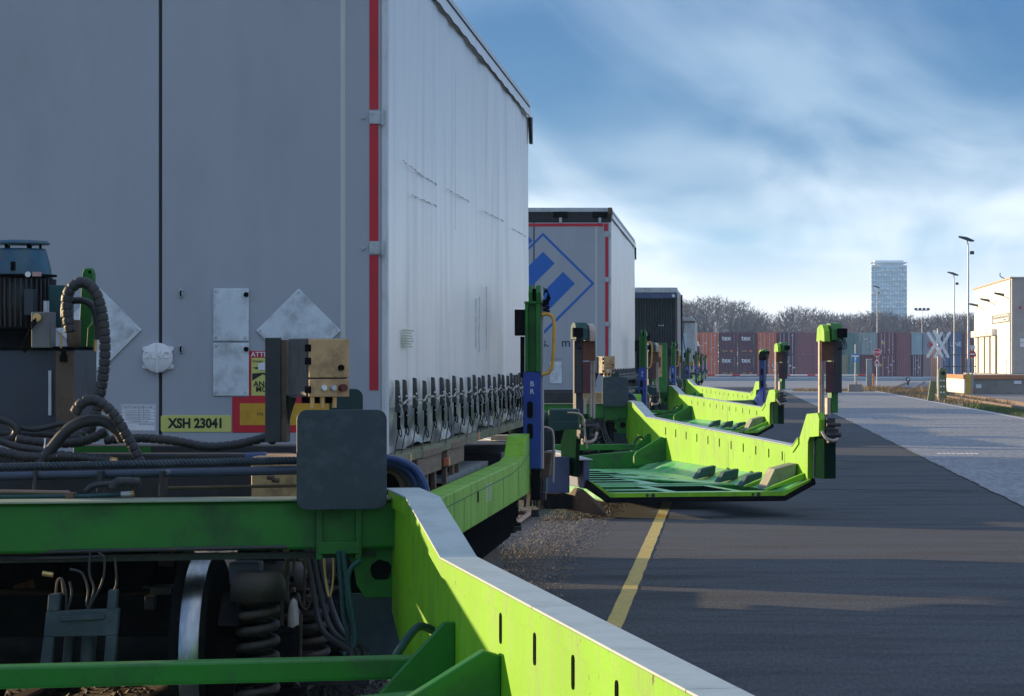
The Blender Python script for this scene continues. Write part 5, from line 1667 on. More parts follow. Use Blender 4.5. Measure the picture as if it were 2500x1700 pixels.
dockm = mat('dock_concrete', (0.27, 0.245, 0.22), 0.85, var=0.12, vscale=0.9, dirt=(0.14, 0.125, 0.11), damt=0.7, dscale=0.9, bump=0.1)
t = thing('loading_dock', 'raised concrete loading dock with orange-brown edge beam and white painted side', 'dock', (16.0, 189, 0))
DX0 = 14.6
eb = mat('edge_beam_orange', (0.50, 0.19, 0.06), 0.6, var=0.15, dirt=(0.22, 0.11, 0.07), damt=0.5, dscale=1)
MB().box(DX0 + 0.3, 60, 189.0, 204.7, 0, 0.895).build('front_wall', dockm, t, bevel=0.02)
MB().box(DX0, DX0 + 0.29, 189.02, 211, 0, 0.895).build('side_wall', render_w, t, bevel=0.02)
MB().box(DX0 + 0.3, 60, 204.71, 211, 0, 0.895).build('core', dockm, t)
MB().box(18.3, 60, 211.01, 240, 0, 0.895).build('core', dockm, t)
MB().box(DX0 - 0.05, 60, 188.93, 189.25, 0.90, 1.16).build('edge_beam', eb, t, bevel=0.01)
MB().box(DX0 - 0.05, DX0 + 0.2, 189.26, 211, 0.90, 1.16).build('edge_beam', eb, t, bevel=0.01)
MB().box(DX0 + 0.21, 60, 189.26, 211, 0.90, 1.14).build('slab', mat('dock_slab', (0.42, 0.39, 0.36), 0.8, var=0.1), t)
MB().box(18.3, 60, 211.01, 240, 0.90, 1.14).build('slab', mat('dock_slab', None), t)
for px, m in ((2392, whitepl), (2375, redtape)):
    a, c = P(px - 9 if px > 2380 else px - 2, 948 if px > 2380 else 957, 188.9), P(px + 4, 939 if px > 2380 else 950, 188.9)
    MB().box(a.x, c.x, 188.96, 188.998, a.z, c.z).build('notice', m, t)
a, c = P(2476, 938, 188.9), P(2494, 930, 188.9)
MB().box(a.x, c.x, 188.95, 188.998, a.z, c.z).build('notice', whitepl, t)
# railing at the dock end
for k in range(6):
    x = 13.9 + 0.13 * k
    MB().box(x, x + 0.05, 211.1, 211.16, 0.0, 2.75).build('gate_bar', mat('gate_orange', (0.45, 0.24, 0.13), 0.6), t)
MB().box(13.88, 14.62, 211.1, 211.17, 2.751, 2.82).build('gate_rail', mat('gate_orange', None), t)
for z in (1.65, 2.45):
    MB().tube([(14.7, 210.8, z), (16.9, 210.8, z)], 0.03, 6).build('hand_rail', slate, t)
for k in range(3):
    MB().cyl((14.9 + 1.0 * k, 210.8, 1.14), (14.9 + 1.0 * k, 210.8, 2.45), 0.03, 6).build('rail_post', slate, t)


# ---- lamp posts
def lamp_post(label, px, Y, ztop, style, base=None, grp='lamp posts over the yard'):
    x = (px - VX) * Y / F
    t = thing('lamp_post', label, 'lamp post', (x, Y, 0), 0, grp)
    MB().cyl((x, Y, 0), (x, Y, ztop), 0.078, 10, r2=0.04).build('pole', galv, t)
    if base:
        MB().box(x - 0.17, x + 0.17, Y - 0.17, Y + 0.17, 0, 1.22).build('base_guard', mat('guard_yellow', (0.62, 0.38, 0.03), 0.5, var=0.1, dirt=(0.3, 0.18, 0.05), damt=0.4), t, bevel=0.03)
    if style == 'arm':
        MB().tube([(x, Y, ztop), (x - 0.1, Y, ztop + 0.35)], 0.04, 6).build('bracket', galv, t)
        MB().prism([(x - 0.6, ztop + 0.48), (x + 0.12, ztop + 0.22), (x + 0.35, ztop + 0.22), (x + 0.35, ztop + 0.3), (x - 0.1, ztop + 0.50), (x - 0.58, ztop + 0.57)], 'y', Y - 0.15, Y + 0.15).build('lamp_head', slate, t, bevel=0.02)
        MB().box(x + 0.1, x + 0.35, Y - 0.1, Y + 0.1, ztop - 0.55, ztop - 0.35).build('camera', slate, t, bevel=0.02)
    else:
        MB().box(x - 1.0, x + 1.0, Y - 0.05, Y + 0.05, ztop, ztop + 0.1).build('cross_arm', galv, t)
        for k in (-1, -0.33, 0.33, 1):
            MB().box(x + k * 0.9 - 0.22, x + k * 0.9 + 0.22, Y - 0.25, Y + 0.1, ztop + 0.1, ztop + 0.4).build('floodlight', slate, t, bevel=0.03)
    return t


lamp_post('tallest lamp post with yellow base guard beside the white building', 2364, 187.6, 9.0, 'arm', True)
lamp_post('shorter lamp post rising behind the loading dock railing', 2330, 262, 9.05, 'arm')
lamp_post('lamp post in front of the tower block', 2141.5, 426, 12.0, 'arm')
lamp_post('floodlight mast standing among the bare trees', 2251, 455, 9.6, 'flood')
lamp_post('short pale mast behind the crossing signs', 2290, 440, 5.9, 'arm')

# ---- level crossing furniture
t = thing('crossing_sign', 'grey pair of crossed boards on one post by the crossing', 'sign', ((2290 - VX) * 155 / F, 155, 0))
SY = 155.0
MB().cyl((P(2290, 0, SY).x, SY, 0), (P(2290, 0, SY).x, SY, 3.6), 0.045, 8).build('post', galv, t)
cb = mat('cross_board_grey', (0.84, 0.86, 0.88), 0.55, var=0.06, dirt=(0.42, 0.43, 0.44), damt=0.4)
for k, (xa, ya, xb, yb) in enumerate(((2266, 814, 2300, 870), (2299, 814, 2265, 871), (2281, 809, 2314, 871), (2318, 813, 2283, 872))):
    a, c = P(xa, ya, SY), P(xb, yb, SY)
    d = (c - a).normalized()
    nrm = Vector((-d.z, 0, d.x))
    w_ = 0.072
    b = MB()
    y = SY - 0.08 - 0.035 * k
    pts = []
    for e, s in ((a, -1), (c, 1)):
        for i in range(7):
            an = math.pi * (i / 6 - 0.5)
            v_ = e + d * (s * math.cos(an) * w_) + nrm * (s * math.sin(an) * w_)
            pts.append((v_.x, v_.z))
    b.prism(pts, 'y', y, y + 0.03)
    b.build('cross_arm', cb, t, bevel=0.005)

olive = mat('olive_green_paint', (0.17, 0.19, 0.08), 0.65, var=0.15, dirt=(0.10, 0.10, 0.06), damt=0.5, dscale=2)
b = MB()
a = [P(2264, 984, 153), P(2280, 984, 153), P(2287, 932, 153), P(2272, 930, 153)]
b.prism([(p.x, max(p.z, 0)) for p in a], 'y', 153, 153.35)
tag(b.build('concrete_post', olive, loc=(a[0].x, 153, 0), bevel=0.02), 'leaning olive green concrete post beside the crossed boards', 'post')
t = thing('barrier_post', 'olive green rounded post with white reflectors right of the crossed boards', 'post', (P(2301, 0, 152).x, 152, 0))
x0, x1 = P(2292, 0, 152).x, P(2311, 0, 152).x
r_ = (x1 - x0) / 2
pts = [(x0, 0), (x1, 0)] + [((x0 + x1) / 2 + r_ * math.cos(R(k * 18)), 1.48 + r_ * math.sin(R(k * 18))) for k in range(11)]
MB().prism(pts, 'y', 152, 152.3).build('body', olive, t, bevel=0.02)
MB().cyl(((x0 + x1) / 2 + 0.02, 151.93, 1.38), ((x0 + x1) / 2 + 0.02, 152, 1.38), 0.1, 12).build('lamp', black, t)
for z in (1.02, 0.73, 0.44):
    for dx in (-0.08, 0.06):
        MB().box((x0 + x1) / 2 + dx - 0.045, (x0 + x1) / 2 + dx + 0.045, 151.985, 151.998, z - 0.035, z + 0.035).build('reflector', whitetxt, t)

t = thing('stop_sign', 'red octagonal STOP sign with a triangular warning sign below it', 'sign', (P(2141, 0, 265).x, 265, 0))
sx = P(2141, 0, 265).x
MB().cyl((sx, 265, 0), (sx, 265, 3.1), 0.04, 8).build('post', galv, t)
zc = P(0, 861, 265).z
oc = lambda r: [(sx + r * math.cos(R(22.5 + 45 * k)), zc + r * math.sin(R(22.5 + 45 * k))) for k in range(8)]
pn = MB().prism(oc(0.36), 'y', 264.93, 264.96).build('panel', whitetxt, t)
MB().prism(oc(0.325), 'y', 264.915, 264.929).build('red_field', redtape, pn)
text('lettering', 'STOP', 0.24, whitetxt, pn, (sx, 264.91, zc), depth=0.003, bold=0.004)
zt = P(0, 882, 265).z
tri = lambda r: [(sx + r * math.cos(R(90 + 120 * k)), zt - 0.05 + r * math.sin(R(90 + 120 * k))) for k in range(3)]
tp = MB().prism(tri(0.38), 'y', 264.93, 264.96).build('warning_panel', redtape, t)
MB().prism(tri(0.27), 'y', 264.915, 264.929).build('white_field', whitetxt, tp)
MB().prism([(sx - 0.13, zt - 0.16), (sx + 0.13, zt - 0.16), (sx + 0.10, zt - 0.06), (sx + 0.03, zt - 0.02), (sx - 0.05, zt - 0.02), (sx - 0.1, zt - 0.07)], 'y', 264.905, 264.914).build('pictogram', blacktxt, tp)
zz = P(0, 892, 265).z
ap = MB().box(sx - 0.17, sx + 0.17, 264.93, 264.96, zz - 0.09, zz + 0.07).build('plate', whitetxt, t)
MB().box(sx - 0.11, sx + 0.11, 264.915, 264.929, zz - 0.03, zz + 0.01).build('arrow', blacktxt, ap)

t = thing('dead_end_sign', 'blue square sign with a white T on a post in a concrete block', 'sign', (P(2088, 0, 203).x, 203, 0))
sx = P(2088, 0, 203).x
MB().prism([(sx - 0.47, 0), (sx + 0.47, 0), (sx + 0.44, 0.50), (sx - 0.44, 0.50)], 'y', 202.7, 203.3).build('base_block', dockm, t, bevel=0.03)
MB().cyl((sx, 203, 0.5), (sx, 203, 3.1), 0.03, 8).build('post', galv, t)
MB().prism([(sx - 0.1, 0.5), (sx + 0.12, 0.5), (sx + 0.03, 1.4), (sx - 0.03, 1.4)], 'y', 203.04, 203.1).build('brace', palesteel, t)
z0, z1 = P(0, 883.5, 203).z, P(0, 864, 203).z
bl = mat('sign_blue', (0.02, 0.22, 0.52), 0.45, var=0.05)
pn = MB().box(sx - 0.235, sx + 0.235, 202.94, 202.965, z0, z1).build('panel', bl, t, bevel=0.01)
MB().box(sx - 0.225, sx + 0.225, 202.93, 202.939, z1 - 0.20, z1 - 0.10).build('t_bar', whitetxt, pn)
MB().box(sx - 0.055, sx + 0.055, 202.93, 202.939, z0 + 0.06, z1 - 0.201).build('t_stem', whitetxt, pn)

a, c = P(2115.5, 946, 241), P(2129, 879, 241)
b = MB().box(a.x, c.x, 241, 241.5, 0, c.z)
t = thing('barrier_cabinet', 'tall blue-grey barrier cabinet left of the STOP sign', 'cabinet', ((a.x + c.x) / 2, 241, 0))
b.build('body', mat('cabinet_blue_grey', (0.16, 0.25, 0.32), 0.5, var=0.06), t, bevel=0.02)
MB().box(a.x + 0.05, c.x - 0.05, 240.985, 240.999, 0.3, c.z - 0.1).build('door', mat('cabinet_blue_grey', None), t, bevel=0.005)
MB().box(a.x - 0.01, c.x + 0.01, 240.97, 241.53, c.z + 0.001, c.z + 0.06).build('lid', galv, t, bevel=0.01)
a, c = P(2129.5, 946, 240.6), P(2135, 913, 240.6)
tag(MB().box(a.x, c.x, 240.6, 240.8, 0, c.z).build('bollard', mat('bollard_orange', (0.6, 0.22, 0.06), 0.5, var=0.1), loc=((a.x + c.x) / 2, 240.7, 0), bevel=0.02), 'orange bollard against the blue-grey barrier cabinet', 'bollard')
# barrier boom, white with red bands
zb_ = P(0, 916, 241).z
xb0, xb1 = -4.5, P(2115, 0, 241).x
t = thing('barrier_boom', 'lowered white barrier boom with red bands across the far road', 'barrier', (xb1, 241.2, 0))
MB().box(xb0, xb1, 241.15, 241.25, zb_ - 0.055, zb_ + 0.055).build('boom', whitepl, t, bevel=0.01)
for k in range(8):
    x = xb0 + 1.0 + k * 1.95
    MB().box(x, x + 0.6, 241.13, 241.149, zb_ - 0.05, zb_ + 0.05).build('red_band', redtape, t)
MB().box(xb0, xb0 + 0.15, 241.1, 241.3, 0, zb_ - 0.06).build('rest_post', galv, t)
# low kerb wall of the far road
kw = mat('kerb_pale', (0.36, 0.40, 0.43), 0.7, var=0.08, dirt=(0.24, 0.27, 0.29), damt=0.5, dscale=0.6)
b = MB()
b.prism([(330, 0), (330, 0.30), (330.1, 0.46), (330.25, 0.46), (330.4, 0)], 'x', -60, 60)
tag(b.build('barrier_wall', kw, loc=(0, 330, 0)), 'low pale barrier wall running along the far road below the containers', 'wall')

# no-entry sign half hidden by the tall lamp post
t = thing('no_entry_sign', 'red and white round sign on a pole beside the tall lamp post', 'sign', (P(2374, 0, 188.2).x, 188.2, 0))
sx = P(2374, 0, 188.2).x
MB().cyl((sx, 188.2, 0), (sx, 188.2, 2.9), 0.05, 8).build('post', mat('post_blue_grey', (0.33, 0.40, 0.45), 0.5), t)
zc = P(0, 865, 188.2).z
pn = MB().cyl((sx, 188.1, zc), (sx, 188.13, zc), 0.21, 24).build('panel', redtape, t)
MB().box(sx - 0.15, sx + 0.15, 188.085, 188.099, zc - 0.05, zc + 0.05).build('white_bar', whitetxt, pn)
for dz in (0.36, 0.48):
    MB().box(sx - 0.14, sx + 0.18, 188.1, 188.13, zc + dz - 0.045, zc + dz + 0.045).build('plate', whitepl, t)

# ---- crossing track beyond the concrete
def far_rail(xa, ya, xb, yb, lab):
    b = MB()
    d = Vector((xb - xa, yb - ya, 0)).normalized()
    n_ = Vector((d.y, -d.x, 0)) * 0.05
    p0, p1 = Vector((xa, ya, 0)), Vector((xb, yb, 0))
    b.add([p0 - n_, p0 + n_, p1 + n_, p1 - n_, p0 - n_ + Vector((0, 0, .16)), p0 + n_ + Vector((0, 0, .16)), p1 + n_ + Vector((0, 0, .16)), p1 - n_ + Vector((0, 0, .16))],
          [(4, 5, 6, 7), (0, 1, 5, 4), (1, 2, 6, 5), (2, 3, 7, 6), (3, 0, 4, 7)])
    tag(b.build('rail', railm, loc=(xa, ya, 0)), lab, 'rail', 'rails of the crossing track')


far_rail(10.6, 205, 17.6, 300, 'far rail of the side track, left one, behind the concrete apron')
far_rail(12.1, 205, 19.1, 300, 'far rail of the side track, right one, near the dock')
far_rail(11.5, 90, 11.7, 186, 'rail in the verge, left of the pair beside the white edge line')
far_rail(12.95, 90, 13.1, 186, 'rail in the verge, right of the pair beside the paved yard')
sheet('side_ballast', ballastm, 10.2, 20.5, 192, 262, -0.002)
# point signal lantern
t = thing('point_signal', 'small white and black point lantern beside the side track', 'signal', (P(2217, 0, 262).x, 262, 0))
sx = P(2217, 0, 262).x
MB().cyl((sx, 262, 0), (sx, 262, 0.35), 0.06, 8).build('stand', black, t)
MB().box(sx - 0.16, sx + 0.16, 261.9, 262.1, 0.35, 0.68).build('lantern', black, t, bevel=0.02)
MB().prism([(sx - 0.1, 0.42), (sx + 0.04, 0.40), (sx + 0.12, 0.62), (sx - 0.02, 0.64)], 'y', 261.88, 261.899).build('white_field', whitetxt, t)


# grass tufts on the verge
def grass(name, label, n, xr, yr, h, cols, seed):
    q = random.Random(seed)
    b = MB()
    for _ in range(n):
        x, y = q.uniform(*xr), q.uniform(*yr)
        a = q.uniform(0, 6.28)
        hh = h * q.uniform(0.4, 1.2)
        lx, ly = q.uniform(-.5, .5) * hh, q.uniform(-.5, .5) * hh
        w_ = 0.022
        b.add([(x - w_ * math.cos(a), y - w_ * math.sin(a), 0), (x + w_ * math.cos(a), y + w_ * math.sin(a), 0), (x + lx, y + ly, hh)], [(0, 1, 2)])
    return tag(b.build(name, cols, flat=True), label, 'grass', kind='stuff')


grm = mat('verge_grass', (0.085, 0.13, 0.03), 0.8, var=0.5, vscale=0.8)
dry = mat('dry_grass', (0.26, 0.18, 0.08), 0.85, var=0.4, vscale=1)
grass('grass', 'short green grass along the verge right of the white edge line', 9000, (10.25, 11.3), (96, 135), 0.14, grm, 1)
grass('dry_weeds', 'dry brown weeds between the edge line and the crossing', 5000, (10.2, 13.2), (140, 240), 0.2, dry, 2)
grass('dry_weeds', 'dry brown weeds around the concrete sign block', 1600, (4.5, 10.0), (205, 214), 0.22, dry, 3)
grass('dry_weeds', 'dry weeds at the foot of the white dock wall', 700, (12.4, 13.3), (186, 200), 0.5, dry, 5)
# ------------------------------------------------------------------ container stacks
CY = 409.0
CS = F / CY


def paintc(name, col):
    col = tuple(min(0.8, v * 1.15) for v in col)
    return mat('container_' + name, col, 0.5, var=0.08, vscale=0.7, dirt=(col[0] * 0.6 + 0.02, col[1] * 0.6 + 0.015, col[2] * 0.6 + 0.015), damt=0.5, dscale=0.8, stretch=(1, 1, 0.35))


MAROON = paintc('maroon', (0.17, 0.030, 0.055))
DKMAR = paintc('dark_maroon', (0.10, 0.022, 0.050))
PURPLE = paintc('dull_maroon', (0.26, 0.085, 0.105))
ORANGE = paintc('orange_red', (0.66, 0.14, 0.05))
GREYG = paintc('grey_green', (0.26, 0.34, 0.33))
PALE = paintc('pale_blue_grey', (0.38, 0.48, 0.52))
TEAL = paintc('teal', (0.13, 0.24, 0.22))
KHAKI = paintc('khaki', (0.30, 0.29, 0.17))
DTEAL = paintc('dark_teal', (0.055, 0.11, 0.12))
NAVY = paintc('navy', (0.035, 0.055, 0.14))
BLUE = paintc('blue', (0.055, 0.12, 0.34))
SLATEB = paintc('slate_blue', (0.12, 0.17, 0.30))
RED = paintc('red_brown', (0.20, 0.028, 0.040))
PINK = paintc('faded_pink', (0.32, 0.19, 0.19))
WHITEC = paintc('white', (0.30, 0.335, 0.37))
frame_d = mat('container_frame_dark', (0.05, 0.03, 0.035), 0.6)
bar = mat('lock_bar', (0.52, 0.46, 0.46), 0.5, metal=0.3)
yl = mat('container_yellow_label', (0.55, 0.36, 0.06), 0.5)
HC = 2.9


def container(x0px, x1px, row, m, style, label, txt=None):
    x0, x1 = (x0px - VX) / CS, (x1px - VX) / CS
    z0 = 0.12 + row * (HC + 0.02)
    t = thing('shipping_container', label, 'container', ((x0 + x1) / 2, CY, z0), 0, 'stacked shipping containers')
    D = 12.0 if style == 'end' or style == 'plain_end' else 2.44
    g = 0.03
    x0 += g
    x1 -= g
    b = MB().box(x0, x1, CY + 0.10, CY + D, z0, z0 + HC)
    b.build('body', m, t)
    b = MB()
    fw = 0.10
    b.box(x0, x0 + fw, CY, CY + 0.12, z0, z0 + HC)
    b.box(x1 - fw, x1, CY, CY + 0.12, z0, z0 + HC)
    b.box(x0 + fw, x1 - fw, CY, CY + 0.12, z0, z0 + 0.14)
    b.box(x0 + fw, x1 - fw, CY, CY + 0.12, z0 + HC - 0.11, z0 + HC)
    b.build('corner_frame', m, t)
    if style == 'end':
        xm = (x0 + x1) / 2
        for a, c in ((x0 + fw, xm - 0.02), (xm + 0.02, x1 - fw)):
            d = MB().box(a, c, CY + 0.04, CY + 0.099, z0 + 0.14, z0 + HC - 0.11).build('door', m, t)
            for f in (0.28, 0.72):
                xx = a + (c - a) * f
                MB().box(xx - 0.04, xx + 0.04, CY - 0.03, CY + 0.03, z0 + 0.1, z0 + HC - 0.08).build('lock_bar', bar, d)
            b = MB()
            for k in range(6):
                zz = z0 + 0.3 + k * 0.42
                b.box(a + 0.04, c - 0.04, CY + 0.028, CY + 0.039, zz, zz + 0.16)
            b.build('door_rib', m, d)
        qz = random.Random(int(x0px) * 3 + row)
        b = MB()
        for k in range(5):
            xx = qz.uniform(x0 + 0.2, x1 - 0.4)
            zz = qz.uniform(z0 + 0.4, z0 + HC - 0.4)
            b.box(xx, xx + qz.uniform(0.1, 0.3), CY + 0.02, CY + 0.0275, zz, zz + qz.uniform(0.06, 0.18))
        b.build('decal', whitetxt, t)
        if txt == 'label':
            MB().box(x0 + 0.35, x0 + 0.85, CY + 0.012, CY + 0.0195, z0 + 1.35, z0 + 1.7).build('yellow_decal', yl, t)
    elif style == 'plain_end':
        b = MB()
        n = 9
        for k in range(n):
            xx = x0 + 0.14 + k * (x1 - x0 - 0.28) / n
            w_ = (x1 - x0 - 0.28) / n
            b.prism([(xx, CY + 0.10), (xx + w_ * .2, CY + 0.06), (xx + w_ * .6, CY + 0.06), (xx + w_ * .8, CY + 0.10)], 'z', z0 + 0.15, z0 + HC - 0.12)
        b.build('corrugation', m, t)
        if txt:
            text('lettering', txt, 0.9, whitetxt, t, ((x0 + x1) / 2 - 0.2, CY + 0.02, z0 + HC - 0.75), depth=0.004, bold=0.02)
            MB().box(x0 + 0.5, x0 + 1.15, CY + 0.02, CY + 0.03, z0 + 0.42, z0 + 0.52).build('decal', yl, t)
            MB().box(x0 + 1.5, x0 + 1.85, CY + 0.02, CY + 0.03, z0 + 0.34, z0 + 0.58).build('decal', ORANGE, t)
            MB().box(x1 - 0.42, x1 - 0.36, CY + 0.02, CY + 0.03, z0 + 1.3, z0 + 2.65).build('decal', mat('faded_decal', (0.3, 0.27, 0.28), 0.6), t)
    else:
        b = MB()
        n = max(6, int((x1 - x0) / 0.28))
        w_ = (x1 - x0 - 0.24) / n
        for k in range(n):
            xx = x0 + 0.12 + k * w_
            b.prism([(xx, CY + 0.10), (xx + w_ * .2, CY + 0.05), (xx + w_ * .6, CY + 0.05), (xx + w_ * .8, CY + 0.10)], 'z', z0 + 0.15, z0 + HC - 0.12)
        b.build('corrugation', m, t)
        if txt:
            text('lettering', txt, 0.8, whitetxt, t, ((x0 + x1) / 2, CY + 0.03, z0 + 1.35), depth=0.004, bold=0.01)
    return t


# upper row (row 1), then lower row (row 0)
U, Lw = 1, 0
CONT = [
    (1600, 1668, U, PURPLE, 'side', 'dull maroon container mostly hidden behind the trailers, upper row', None),
    (1600, 1668, Lw, PURPLE, 'side', 'dull maroon container mostly hidden behind the trailers, lower row', None),
    (1670, 1708, U, ORANGE, 'end', 'orange-red container end hidden partly by the tank trailer, upper row', None),
    (1670, 1708, Lw, ORANGE, 'end', 'orange-red container end hidden partly by the tank trailer, lower row', None),
    (1709, 1753, U, ORANGE, 'end', 'orange-red container end left of the tex containers, upper row', None),
    (1709, 1753, Lw, ORANGE, 'end', 'orange-red container end left of the tex containers, lower row', None),
    (1754, 1800.5, U, DKMAR, 'plain_end', 'dark maroon container lettered tex, upper left of the four', 'tex'),
    (1801.5, 1848, U, DKMAR, 'plain_end', 'dark maroon container lettered tex, upper right of the four', 'tex'),
    (1754, 1800.5, Lw, DKMAR, 'plain_end', 'dark maroon container lettered tex, lower left of the four', 'tex'),
    (1801.5, 1848, Lw, DKMAR, 'plain_end', 'dark maroon container lettered tex, lower right of the four', 'tex'),
    (1849, 1896, U, ORANGE, 'end', 'orange-red container end right of the tex containers, upper row', None),
    (1849, 1896, Lw, ORANGE, 'end', 'orange-red container end right of the tex containers, lower row', None),
    (1897, 1943, U, DKMAR, 'end', 'dark maroon container doors right of the orange ends, upper row', None),
    (1897, 1943, Lw, DKMAR, 'end', 'dark maroon container doors right of the orange ends, lower row', None),
    (1944, 2036, U, PURPLE, 'side', 'long plain maroon container left of the lime end post, upper row', None),
    (1944, 2036, Lw, PURPLE, 'side', 'long plain maroon container left of the lime end post, lower row', None),
    (2037, 2046, U, PINK, 'side', 'narrow view of a faded pink container right of the end post', None),
    (2047, 2060, U, DTEAL, 'side', 'dark teal container behind the blue T sign, upper row', None),
    (2061, 2087, U, TEAL, 'side', 'teal container above the khaki one, upper row', None),
    (2037, 2045, Lw, PINK, 'side', 'narrow faded pink container left of the khaki one, lower row', None),
    (2046, 2070, Lw, KHAKI, 'side', 'khaki container above the barrier boom, lower row', None),
    (2071, 2099, Lw, TEAL, 'side', 'teal container behind the blue T sign, lower row', None),
    (2088, 2101, U, GREYG, 'side', 'grey-green container side left of the pale doors, upper row', None),
    (2102, 2143, U, GREYG, 'end', 'grey-green container doors with many decals, upper row', None),
    (2144, 2187, U, MAROON, 'end', 'maroon container doors with yellow decal above the STOP sign', 'label'),
    (2188, 2224, U, PURPLE, 'side', 'plain dull maroon container right of the maroon doors, upper row', None),
    (2100, 2136, Lw, MAROON, 'side', 'maroon container behind the barrier cabinet, lower row', None),
    (2137, 2187, Lw, MAROON, 'end', 'maroon container doors with yellow decal below the STOP sign', 'label'),
    (2188, 2224, Lw, PURPLE, 'side', 'plain dull maroon container right of the maroon doors, lower row', None),
    (2225, 2252, U, PALE, 'plain_end', 'pale blue-grey corrugated container end, upper row', None),
    (2253, 2298, U, WHITEC, 'side', 'white container with red round logo behind the crossed boards', None),
    (2225, 2252, Lw, DKMAR, 'end', 'dark container doors under the pale blue-grey end', None),
    (2253, 2290, Lw, PINK, 'side', 'faded pink-brown container behind the leaning post, lower row', None),
    (2299, 2317, U, NAVY, 'end', 'navy container doors right of the crossed boards, upper row', None),
    (2318, 2349, U, SLATEB, 'side', 'slate blue container with white lettering, upper row', 'LINE'),
    (2291, 2317, Lw, BLUE, 'end', 'bright blue container doors behind the dock railing', None),
    (2318, 2349, Lw, SLATEB, 'side', 'plain slate blue container behind the dock railing, lower row', None),
    (2350, 2396, U, RED, 'end', 'red container doors left of the white building, upper row', None),
    (2350, 2396, Lw, RED, 'end', 'red-brown container left of the white building, lower row', None),
]
for a in CONT:
    tt = container(*a)
    if a[0] == 2253 and a[2] == U:
        xx, zz = (2273 - VX) / CS, 0.12 + HC + 1.3
        b = MB()
        for k in range(10):
            a0 = R(36 * k)
            b.box(xx - 0.05 + 0.42 * math.cos(a0), xx + 0.05 + 0.42 * math.cos(a0), CY + 0.02, CY + 0.04, zz + 0.42 * math.sin(a0) - 0.14, zz + 0.42 * math.sin(a0) + 0.14)
        b.cyl((xx, CY + 0.02, zz), (xx, CY + 0.045, zz), 0.25, 14)
        b.build('round_logo', redtape, tt)

# ------------------------------------------------------------------ tower block
TY = 1700.0
ts = F / TY
tx0, tx1 = (2126 - VX) / ts, (2216 - VX) / ts
ztop = CH + (VY - 641) / ts
t = thing('tower_block', 'tall pale blue tower block with rows of white balconies above the trees', 'tower', ((tx0 + tx1) / 2, TY, 0))
glassb = mat('tower_glass', (0.36, 0.54, 0.68), 0.25, var=0.25, vscale=0.25)
conc = mat('tower_white', (0.82, 0.88, 0.93), 0.6, var=0.05)
MB().box(tx0 + 0.6, tx1 - 0.6, TY + 0.8, TY + 20, 0, ztop - 1.5).build('core', glassb, t)
MB().box(tx0 + 2.2, tx1 - 2.2, TY + 2, TY + 17, ztop - 1.4, ztop + 1.2).build('roof_storey', conc, t)
nf = 23
fh = ztop / nf
for k in range(nf + 1):
    MB().box(tx0 + 0.2, tx1 - 0.2, TY + 0.3, TY + 20.2, k * fh - 0.16, k * fh + 0.16).build('floor_slab', conc, t)
b = MB()
nb = 13
for i in range(nb + 1):
    x = tx0 + 0.5 + (tx1 - tx0 - 1.0) * i / nb
    b.box(x - 0.12, x + 0.12, TY + 0.5, TY + 0.79, 0, ztop - 1.6)
b.build('pier', conc, t)
q = random.Random(21)
bal = MB().box(-0.9, 0.9, -0.9, 0.25, 0.0, 1.05)
first = None
for k in range(4, nf):
    for i in range(6):
        if q.random() < 0.55:
            x = tx0 + 1.5 + (tx1 - tx0 - 3.0) * (i + (0.5 if k % 2 else 0.0)) / 5.5
            if first is None:
                first = bal.build('balcony', conc, t)
                first.location = Vector((x, TY, k * fh + 0.17)) - ORG[t.name]
                # vertices are local to the thing
                first.data.transform(Matrix.Translation(ORG[t.name]))
            else:
                c = first.copy()
                COL.objects.link(c)
                c.location = Vector((x, TY, k * fh + 0.17)) - ORG[t.name]


# ------------------------------------------------------------------ bare winter trees
def bare_tree(seed, h, spread, levels=6, trunk=True):
    """returns (trunk MB, crown MB) around the origin"""
    q = random.Random(seed)
    tb, cb_ = MB(), MB()

    def seg(b, p, d, L, r0, r1, n):
        a = d.orthogonal().normalized()
        c = d.cross(a)
        e = p + d * L
        vs_ = []
        for pt, r in ((p, r0), (e, r1)):
            for i in range(n):
                t = 2 * math.pi * i / n
                vs_.append(pt + (a * math.cos(t) + c * math.sin(t)) * r)
        b.add(vs_, [(i, (i + 1) % n, (i + 1) % n + n, i + n) for i in range(n)], True)
        return e

    def grow(p, d, L, r, lev):
        b = tb if lev < 2 else cb_
        n = 6 if lev < 2 else 3
        pieces = 3 if lev < 3 else 2
        for k in range(pieces):
            d = (d + Vector((q.uniform(-.18, .18), q.uniform(-.18, .18), q.uniform(-.05, .14)))).normalized()
            p = seg(b, p, d, L / pieces, r, r * 0.82, n)
            r *= 0.82
            if lev >= 1 and lev < levels and k < pieces - 1:
                dd = (d + Vector((q.uniform(-1, 1), q.uniform(-1, 1), q.uniform(-.2, .6))) * 0.9).normalized()
                grow(p, dd, L * q.uniform(0.5, 0.72), r * 0.6, lev + 1)
        if lev < levels:
            for _ in range(3 if lev < 2 else 2):
                dd = (d + Vector((q.uniform(-1, 1), q.uniform(-1, 1), q.uniform(-.25, .7))) * spread).normalized()
                grow(p, dd, L * q.uniform(0.62, 0.84), r * 0.75, lev + 1)
    grow(Vector((0, 0, 0)), Vector((0, 0, 1)), h * 0.30, h * 0.020, 0)
    return tb, cb_


